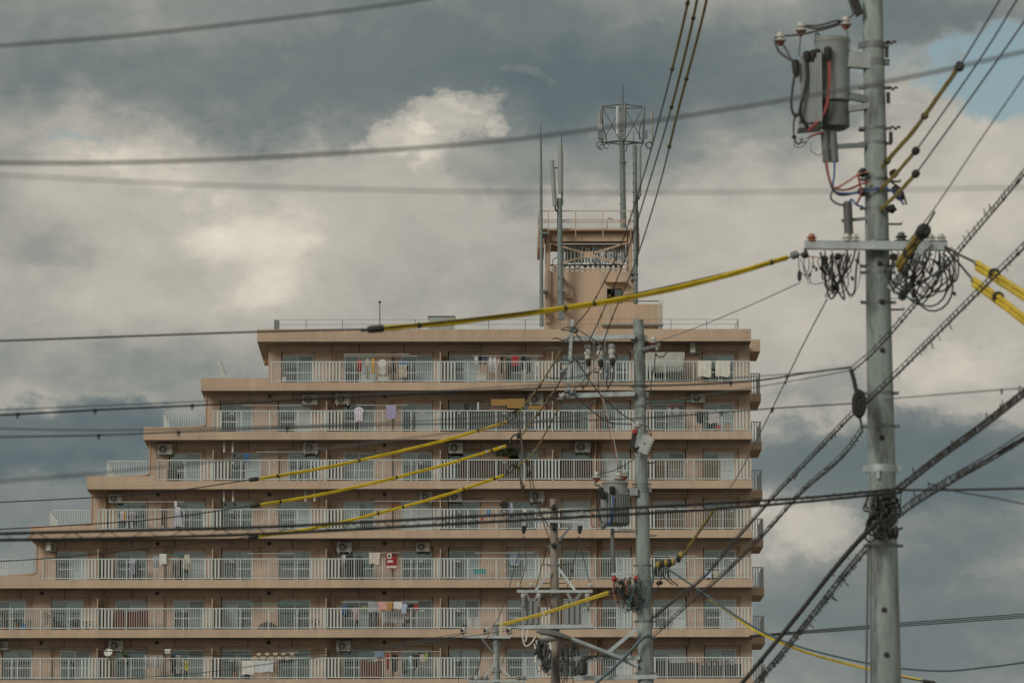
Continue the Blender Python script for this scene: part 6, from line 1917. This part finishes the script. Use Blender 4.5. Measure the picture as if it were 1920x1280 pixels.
for j, (nm, sl, tail) in enumerate(LEFT):
    o = line('power_line', '%s of the three yellow-sleeved lines running left across the building' % nm, [NODE[j]] + sl + tail, 0.011, CABLE)
    sleeve(o, sl, 0.029)
    a, b = P(*sl[-1]), P(*tail[0])
    clip(o, a.lerp(b, 0.5), (b - a).normalized(), 0.042, 0.19, BLACK, 'dead_end_cover')
    for f in (((0.12, 0.60, 0.93)), (0.06, 0.45, 0.92), (0.04, 0.17, 0.42, 0.52))[j]:
        p_, d = on_path(sl, f)
        clip(o, p_, d, 0.038, 0.035)
    if j == 1:
        for f in (0.02, 0.08):
            p_, d = on_path(sl, f)
            clip(o, p_, d, 0.036, 0.03, PORC, 'white_tie')
# spans from the tap to the brown pole and on to the far pole
for j, (a, b, c_, lb) in enumerate((((977, 822, 98), (1003, 940, 108), (1030, 988, 114), 'left thin line from the tap spreader to the brown pole'), ((984, 842, 98), (1012, 955, 109), (1034, 1022, 114), 'right thin line from the tap spreader to the brown pole'),
                                ((974, 890, 98), (984, 925, 106), (1034, 952, 114), 'short thin line from the spreader\'s foot to the brown pole\'s head'))):
    line('power_line', lb, [a, b, c_], 0.010, CABLE)
for j, (pts, lb) in enumerate((([(981, 1004, 114), (962, 1075, 124), (940, 1145, 138), (912, 1200, 150), (885, 1285, 165)], 'thin line falling from the brown pole past the far pole\'s left side'),
                            ([(1025, 1028, 114), (1012, 1075, 118), (1001, 1115, 122)], 'short thin line on the left of the brown pole'),
                            ([(1086, 1005, 114), (1075, 1060, 118), (1062, 1105, 122)], 'short thin line falling left from the right end of the brown pole\'s arm'),
                            ([(1083, 1005, 114), (1095, 1050, 113.6), (1106, 1092, 113.6)], 'thin drop wire on the right side of the brown pole'),
                            ([(984, 1005, 114), (985, 1060, 113.6), (975, 1095, 113.6)], 'thin drop wire on the left side of the brown pole'),
                            ([(869, 1185, 150), (864, 1230, 158), (858, 1290, 168)], 'thin line falling from the far pole\'s left insulator'),
                            ([(911, 1185, 150), (902, 1230, 158), (890, 1290, 168)], 'thin line falling from the far pole\'s middle insulator'),
                            ([(955, 1185, 150), (945, 1230, 158), (930, 1290, 168)], 'thin line falling from the far pole\'s right insulator'))):
    line('power_line', lb, pts, 0.0095, CABLE)
# yellow tube between the middle and the far pole
ypts = [(1158, 1106, 90), (1140, 1111, 92), (1060, 1137, 96), (1000, 1155, 100), (937, 1171, 104), (925, 1173, 105)]
o = line('power_line', 'power line in a bright yellow tube in front of the brown pole', [(1168, 1104, 88)] + ypts, 0.010, CABLE)
sleeve(o, ypts[1:-1], 0.036)
clip(o, P(1150, 1109, 91), (P(1160, 1106, 91) - P(1140, 1111, 91)).normalized(), 0.040, 0.10, BLACK)
clip(o, P(1022, 1150, 98.5), (P(1060, 1137, 96) - P(1000, 1155, 100)).normalized(), 0.046, 0.03, PORC, 'white_tie')
tag(MB().tube([P(942, 1150, 103), P(939, 1190, 103)], 0.016, 6).build('marker_rod', WHITEP, None, True), 'thin white rod at the left end of the yellow tube', 'rod')

# long cables crossing the whole picture
CROSS = [('messenger_cable', 'long dark cable crossing under the top balcony to the near pole', [(-120, 784, 46), (0, 778, 46), (170, 769, 46.5), (400, 758, 47), (700, 742, 47.5), (960, 730, 48), (1110, 723, 48.6), (1260, 722, 49), (1410, 714, 49.8), (1520, 698, 50.5), (1596, 688, 50.6)], 0.0095, CABLE, (0.075, 0.155, 0.25, 0.5, 0.65, 0.83, 0.92)),
         ('messenger_cable', 'thin upper companion of the long cable under the top balcony', [(-120, 772, 46), (0, 768, 46), (380, 752, 47), (760, 736, 47.5), (1000, 722, 48), (1300, 712, 49), (1450, 703, 50), (1596, 690, 50.6)], 0.005, CABLEG, ()),
         ('messenger_cable', 'long thin cable crossing the second balcony row', [(-120, 824, 40), (0, 819, 40), (200, 815, 41), (420, 806, 42), (700, 797, 44), (960, 792, 46), (1210, 783, 48), (1440, 766, 49.5), (1600, 756, 50.6)], 0.0075, CABLEG, (0.125, 0.19, 0.3, 0.84, 0.9)),
         ('messenger_cable', 'faint thin wire just above the second balcony row at left', [(-120, 800, 36), (0, 803, 36), (200, 806, 37), (480, 800, 38), (760, 790, 40), (1000, 776, 42)], 0.005, CABLEG, ()),
         ('telephone_cable', 'upper one of two thick dark cables crossing the fourth balcony', [(-120, 1003, 41), (0, 1000, 41.5), (200, 995, 42.3), (480, 988, 43.5), (610, 982, 44), (920, 966, 46), (1120, 955, 47), (1340, 943, 48.5), (1520, 932, 49.5), (1690, 915, 50.6)], 0.0150, CABLE, ()),
         ('telephone_cable', 'lower one of two thick dark cables crossing the fourth balcony', [(-120, 1014, 41), (0, 1012, 41.5), (200, 1009, 42.3), (480, 1001, 43.5), (700, 990, 44.6), (920, 978, 46), (1120, 967, 47), (1340, 954, 48.5), (1520, 939, 49.5), (1690, 922, 50.6)], 0.0150, CABLE, ()),
         ('messenger_cable', 'thin wire leaving the near pole to the right above the coil', [(1660, 748, 51), (1780, 738, 45), (1920, 727, 40), (2040, 718, 38)], 0.006, CABLEG, (0.75,)),
         ('telephone_cable', 'dark cable leaving the near pole level to the right', [(1690, 918, 50.6), (1760, 918, 49), (1840, 917, 47), (1920, 915, 45), (2040, 912, 43)], 0.013, CABLE, ()),
         ('telephone_cable', 'thin wire drooping right from the near pole\'s cable knot', [(1740, 905, 50), (1790, 920, 48), (1860, 932, 46), (1920, 944, 44), (2020, 960, 42)], 0.007, CABLE, ()),
         ('service_wire', 'thin slanting wire from the near pole down to the middle pole\'s striped insulator', [(1551, 560, 50.7), (1500, 658, 57), (1440, 782, 66), (1390, 880, 74), (1345, 950, 79), (1284, 1038, 84.6)], 0.0075, CABLEG, (0.42, 0.3)),
         ('service_wire', 'thin wire from the near cross-arm down to the middle pole\'s side arm', [(1500, 530, 50.7), (1400, 575, 60), (1300, 616, 72), (1234, 640, 84.8)], 0.0055, CABLEG, ()),
         ('service_wire', 'upper of three parallel wires passing behind the near pole at lower right', [(1405, 1191, 92), (1640, 1171, 92), (1920, 1150, 92), (2040, 1141, 92)], 0.010, CABLE, ()),
         ('service_wire', 'middle of three parallel wires passing behind the near pole at lower right', [(1405, 1192.5, 92.2), (1640, 1174, 92), (1920, 1153.5, 92), (2040, 1145, 92)], 0.010, CABLE, ()),
         ('service_wire', 'lower of three parallel wires passing behind the near pole at lower right', [(1405, 1194, 92.4), (1640, 1177, 92), (1920, 1157, 92), (2040, 1149, 92)], 0.010, CABLE, ()),
         ('telephone_cable', 'teal cable sagging from the middle pole across the lower right', [(1240, 1058, 84.6), (1300, 1098, 83), (1360, 1140, 82), (1420, 1178, 81), (1500, 1212, 80), (1640, 1245, 78), (1760, 1257, 77), (1850, 1250, 76), (1920, 1241, 75), (2040, 1222, 74)], 0.016, TEALW, ()),
         ('power_line', 'thin wire rising from the right end of the near cross-arm out of frame', [(1700, 456, 51), (1747, 398, 47), (1840, 260, 41), (1920, 144, 37), (2010, 10, 34)], 0.006, CABLEG, ()),
         ('service_wire', 'thin wires crossing the lowest balcony, upper one', [(-60, 1206, 120), (150, 1212, 120), (320, 1221, 120), (480, 1222, 120), (700, 1212, 128), (868, 1186, 150)], 0.011, CABLE, ()),
         ('service_wire', 'thin wires crossing the lowest balcony, lower one', [(-60, 1210, 118), (150, 1218, 118), (320, 1225, 118), (520, 1228, 122), (720, 1214, 130), (868, 1189, 150)], 0.011, CABLE, ()),
         ('service_wire', 'thin dark wire low across the bottom left railings', [(-60, 1273, 90), (200, 1272, 90), (360, 1262, 92), (480, 1247, 94), (600, 1231, 97), (760, 1210, 100), (960, 1180, 104)], 0.008, TEALW, ())]
for nm, lb, pts, r_, m_, clips in CROSS:
    o = line(nm, lb, pts, r_, m_)
    for f in clips:
        p_, d = on_path(pts, f)
        clip(o, p_, d, r_ * 1.5, 0.05, BLACK)
        MB().obox(p_ - V((0, 0, 0.015)), V((0.008, 0, 0)), V((0, 0.008, 0)), V((0, 0, 0.022))).build('clip_tail', BLACK, o)
# lashing loops between the paired telephone cables
lash = [P(x, y, Y_) for x, y, Y_ in ((0, 1006, 31), (480, 996, 36), (920, 972, 41), (1340, 949, 47.5), (1680, 919, 50.6))]
lp_ = thing('cable_lashing', 'lashing wire wound between the two thick dark cables', 'lashing wire', lash[0], 'overhead lines')
spiral([(-60, 1007, 41), (200, 1002, 42.3), (480, 995, 43.5), (920, 972, 46), (1340, 949, 48.5), (1680, 919, 50.6)], 0.42, 0.030, 0.0035, CABLE, lp_)
# yellow cable below the teal one
o = line('power_line', 'yellow-sleeved line sagging below the teal cable at lower right', [(1250, 1064, 84.4), (1310, 1106, 83), (1370, 1149, 82), (1420, 1184, 81), (1520, 1225, 80), (1640, 1256, 78), (1736, 1277, 77), (1830, 1290, 76)], 0.010, CABLE)
sleeve(o, [(1330, 1121, 82.6), (1370, 1149, 82), (1420, 1184, 81), (1520, 1225, 80), (1640, 1256, 78), (1728, 1275, 77.1)], 0.020)
clip(o, P(1742, 1278, 77), (P(1760, 1281, 77) - P(1730, 1276, 77)).normalized(), 0.03, 0.2, BLACK, 'dead_end_cover')
# striped yellow-black insulator where the slanting wire meets the middle pole
si = thing('striped_insulator', 'yellow and black striped insulator right of the middle pole', 'insulator', P(1252, 1062, 84.5))
for j, (x, y, m_) in enumerate(((1234, 1058, YELD), (1241, 1057, BLACK), (1249, 1055, YELD), (1256, 1055, BLACK), (1262, 1053, YELD), (1272, 1047, BLACK), (1277, 1040, YELD))):
    MB().ball(P(x, y, 84.5), 0.045, 0.055, 0.062 if m_ is YELD else 0.07, 10, 8).build('insulator_disc', m_, si, True)
sleeve(si, [(1283, 1038, 84.4), (1300, 1012, 82.5), (1318, 985, 80.5), (1338, 956, 78.5)], 0.028, YELD)
for pts in (((1236, 1062), (1244, 1080), (1262, 1096)), ((1246, 1062), (1256, 1084), (1272, 1098)), ((1240, 1064), (1238, 1090), (1226, 1110))):
    hose(si, 'tail_wire', [P(x, y, 84.4) for x, y in pts], 0.012, CABLE)
MB().ball(P(1236, 1092, 84.4), 0.06, 0.04, 0.035, 9, 7, 0.3).build('tail_clamp', BLACK, si, True)

# sleeved lines leaving the near pole up to the right
RIGHT = [([(1655, 312, 50.9), (1672, 292, 50.4), (1715, 243, 48.5), (1760, 180, 46.2), (1799, 125, 44.2), (1840, 58, 42), (1876, -2, 40.2), (1950, -120, 37)], 4, 'upper thick yellow-sleeved line rising right from the near pole', 0.026, (0.0, 0.30, 0.58)),
         ([(1650, 356, 50.9), (1680, 326, 49.6), (1717, 283, 48.2), (1837, 112, 43), (1908, -2, 40), (1980, -115, 37)], 2, 'middle yellow-sleeved line rising right from the near pole', 0.022, (0.27,)),
         ([(1650, 394, 50.9), (1684, 362, 49.6), (1717, 326, 48.3), (1875, 106, 41.5), (1960, -20, 38.5), (2010, -100, 37)], 2, 'lower yellow-sleeved line rising right from the near pole', 0.022, (0.26,))]
for pts, ns, lb, r_, clips in RIGHT:
    o = line('power_line', lb, pts, 0.0085, CABLEG)
    sleeve(o, pts[:ns + 1], r_, YELD)
    p_, d = P(*pts[ns]), (P(*pts[ns + 1]) - P(*pts[ns])).normalized()
    clip(o, p_, d, 0.046 if ns == 4 else 0.040, 0.09, BLACK)
    for f in clips[:2] if ns == 4 else ():
        p_, d = on_path(pts[:ns + 1], 0.5 if f else 0.03)
        clip(o, p_, d, 0.036, 0.06, BLACK)
# heavy yellow sleeves coming towards the camera at right
for j, (pts, lb) in enumerate((([(1772, 462, 50.6), (1800, 478, 49.5), (1832, 494, 48), (1880, 524, 46.5), (1925, 553, 45), (2010, 606, 43)], 'upper heavy yellow sleeve at the right edge'), ([(1772, 465, 50.6), (1800, 496, 49.5), (1826, 525, 48), (1875, 560, 46.5), (1925, 598, 45), (2010, 660, 43)], 'lower heavy yellow sleeve at the right edge'))):
    o = line('power_line', lb, pts, 0.012, CABLE)
    sleeve(o, pts[2:], 0.034)
    sleeve(o, [(x - 2, y + 9, Y_ - 0.05) for x, y, Y_ in pts[2:]], 0.024)
    p_, d = on_path(pts[2:], 0.28 if j else 0.2)
    clip(o, p_, d, 0.058, 0.04)
    clip(o, P(*pts[2]), (P(*pts[3]) - P(*pts[2])).normalized(), 0.03, 0.12, STEELD, 'line_clamp')
o = line('power_line', 'foreshortened fat yellow sleeve with black end beside the near cross-arm', [(1690, 492, 50.5), (1712, 462, 49.8), (1732, 432, 49.2), (1744, 412, 48.6), (1752, 398, 48)], 0.012, CABLE)
sleeve(o, [(1686, 499, 50.5), (1700, 478, 50.2), (1716, 455, 49.8), (1726, 440, 49.5)], 0.062, YELD)
clip(o, P(1731, 434, 49.4), (P(1740, 420, 49) - P(1720, 448, 49.6)).normalized(), 0.072, 0.15, BLACK, 'end_cap')
clip(o, P(1704, 474, 50.1), (P(1740, 420, 49) - P(1720, 448, 49.6)).normalized(), 0.066, 0.03, BLACK)

# ring-hung telephone cables
LADDER = [('upper ring-hung cable rising right from the coil beside the near pole', [(1600, 690, 50.4), (1640, 655, 50.2), (1700, 588, 48.5), (1800, 466, 46), (1880, 372, 43.5), (1925, 318, 42), (2000, 230, 40)], 0.008, 0.17, 0.030),
          ('second ring-hung cable passing in front of the near pole', [(2000, 370, 40), (1925, 455, 42), (1860, 520, 43.5), (1790, 590, 45.5), (1740, 640, 47), (1690, 690, 48.6), (1640, 738, 50), (1590, 783, 52), (1530, 846, 55), (1450, 930, 60), (1380, 1010, 66), (1320, 1080, 72), (1270, 1120, 78), (1220, 1160, 84)], 0.010, 0.20, 0.030),
          ('third ring-hung cable falling left from the near pole\'s band', [(1617, 803, 50.4), (1575, 858, 53), (1502, 922, 58), (1432, 1000, 64), (1360, 1072, 72), (1290, 1132, 79), (1226, 1190, 84.4)], 0.009, 0.32, 0.034),
          ('upper heavy ring-hung cable rising right from the cable knot', [(1672, 928, 50.2), (1700, 905, 49.5), (1760, 858, 47.5), (1840, 800, 45), (1925, 734, 42.5), (2020, 665, 40)], 0.009, 0.070, 0.036),
          ('lower heavy ring-hung cable rising right from the cable knot', [(1660, 985, 50.2), (1700, 952, 49.5), (1740, 925, 48.5), (1800, 890, 47), (1860, 856, 45), (1925, 816, 42.5), (2020, 758, 40)], 0.009, 0.085, 0.040),
          ('thick lashed cable falling left from the cable knot to the bottom edge', [(1650, 972, 50.2), (1610, 1012, 51), (1560, 1070, 53), (1500, 1146, 56), (1440, 1220, 59), (1390, 1280, 62), (1340, 1335, 65)], 0.020, 0.16, 0.022),
          ('ring-hung cable falling left to the bottom edge, right of the thick one', [(1680, 968, 50.2), (1640, 1010, 51), (1590, 1068, 52.5), (1530, 1145, 55), (1470, 1220, 58), (1418, 1280, 61), (1370, 1335, 64)], 0.008, 0.075, 0.036)]
for j, (lb, pts, r_, pitch, rad) in enumerate(LADDER):
    o = thing('ring_hung_cable', lb, 'cable', P(*pts[0]), 'ring-hung telephone cables')
    w = smooth_pts([P(*q) for q in pts], 10)
    MB().tube([v + V((0, 0, rad * 1.0)) for v in w], 0.0055 if j != 3 else 0.008, 6).build('messenger_wire', CABLEG if j < 3 else CABLE, o, True)
    MB().tube([v - V((0, 0, rad * 0.7)) for v in w], r_, 8).build('cable_core', CABLE, o, True)
    # separate wire rings hung at uneven spacing along the run
    rn = random.Random(60 + j)
    L = sum((b_ - a_).length for a_, b_ in zip(w, w[1:]))
    s_, rb = 0.0, MB()
    while s_ < L:
        c, d = on_path(pts, min(0.999, s_ / L))
        e = rad * rn.uniform(0.85, 1.25)
        if rn.random() < (0.14 if j < 3 else 0.04):
            e *= 1.7
        side = V((0, 1, 0)).cross(d).normalized()
        tilt = d * rn.uniform(-0.35, 0.35)
        yv = (V((0, 1, 0)) + d * rn.uniform(-0.9, 0.9)).normalized()
        c = c + side * (rad - e)
        ring = [c + (side + tilt) * math.sin(q * math.pi / 6) * e + yv * math.cos(q * math.pi / 6) * e * 0.75 for q in range(13)]
        rb.tube(ring, 0.0034 if j > 2 else 0.0030, 4, False)
        s_ += pitch * rn.uniform(0.6, 1.4)
    stuff(rb.build('hanger_rings', CABLE, o))
    for q in range(9 if j < 3 else 4):
        p_, d = on_path(pts, rn.uniform(0.03, 0.97))
        clip(o, p_ - V((0, 0, rad * 0.6)), d, r_ * 1.7, 0.06, BLACK)
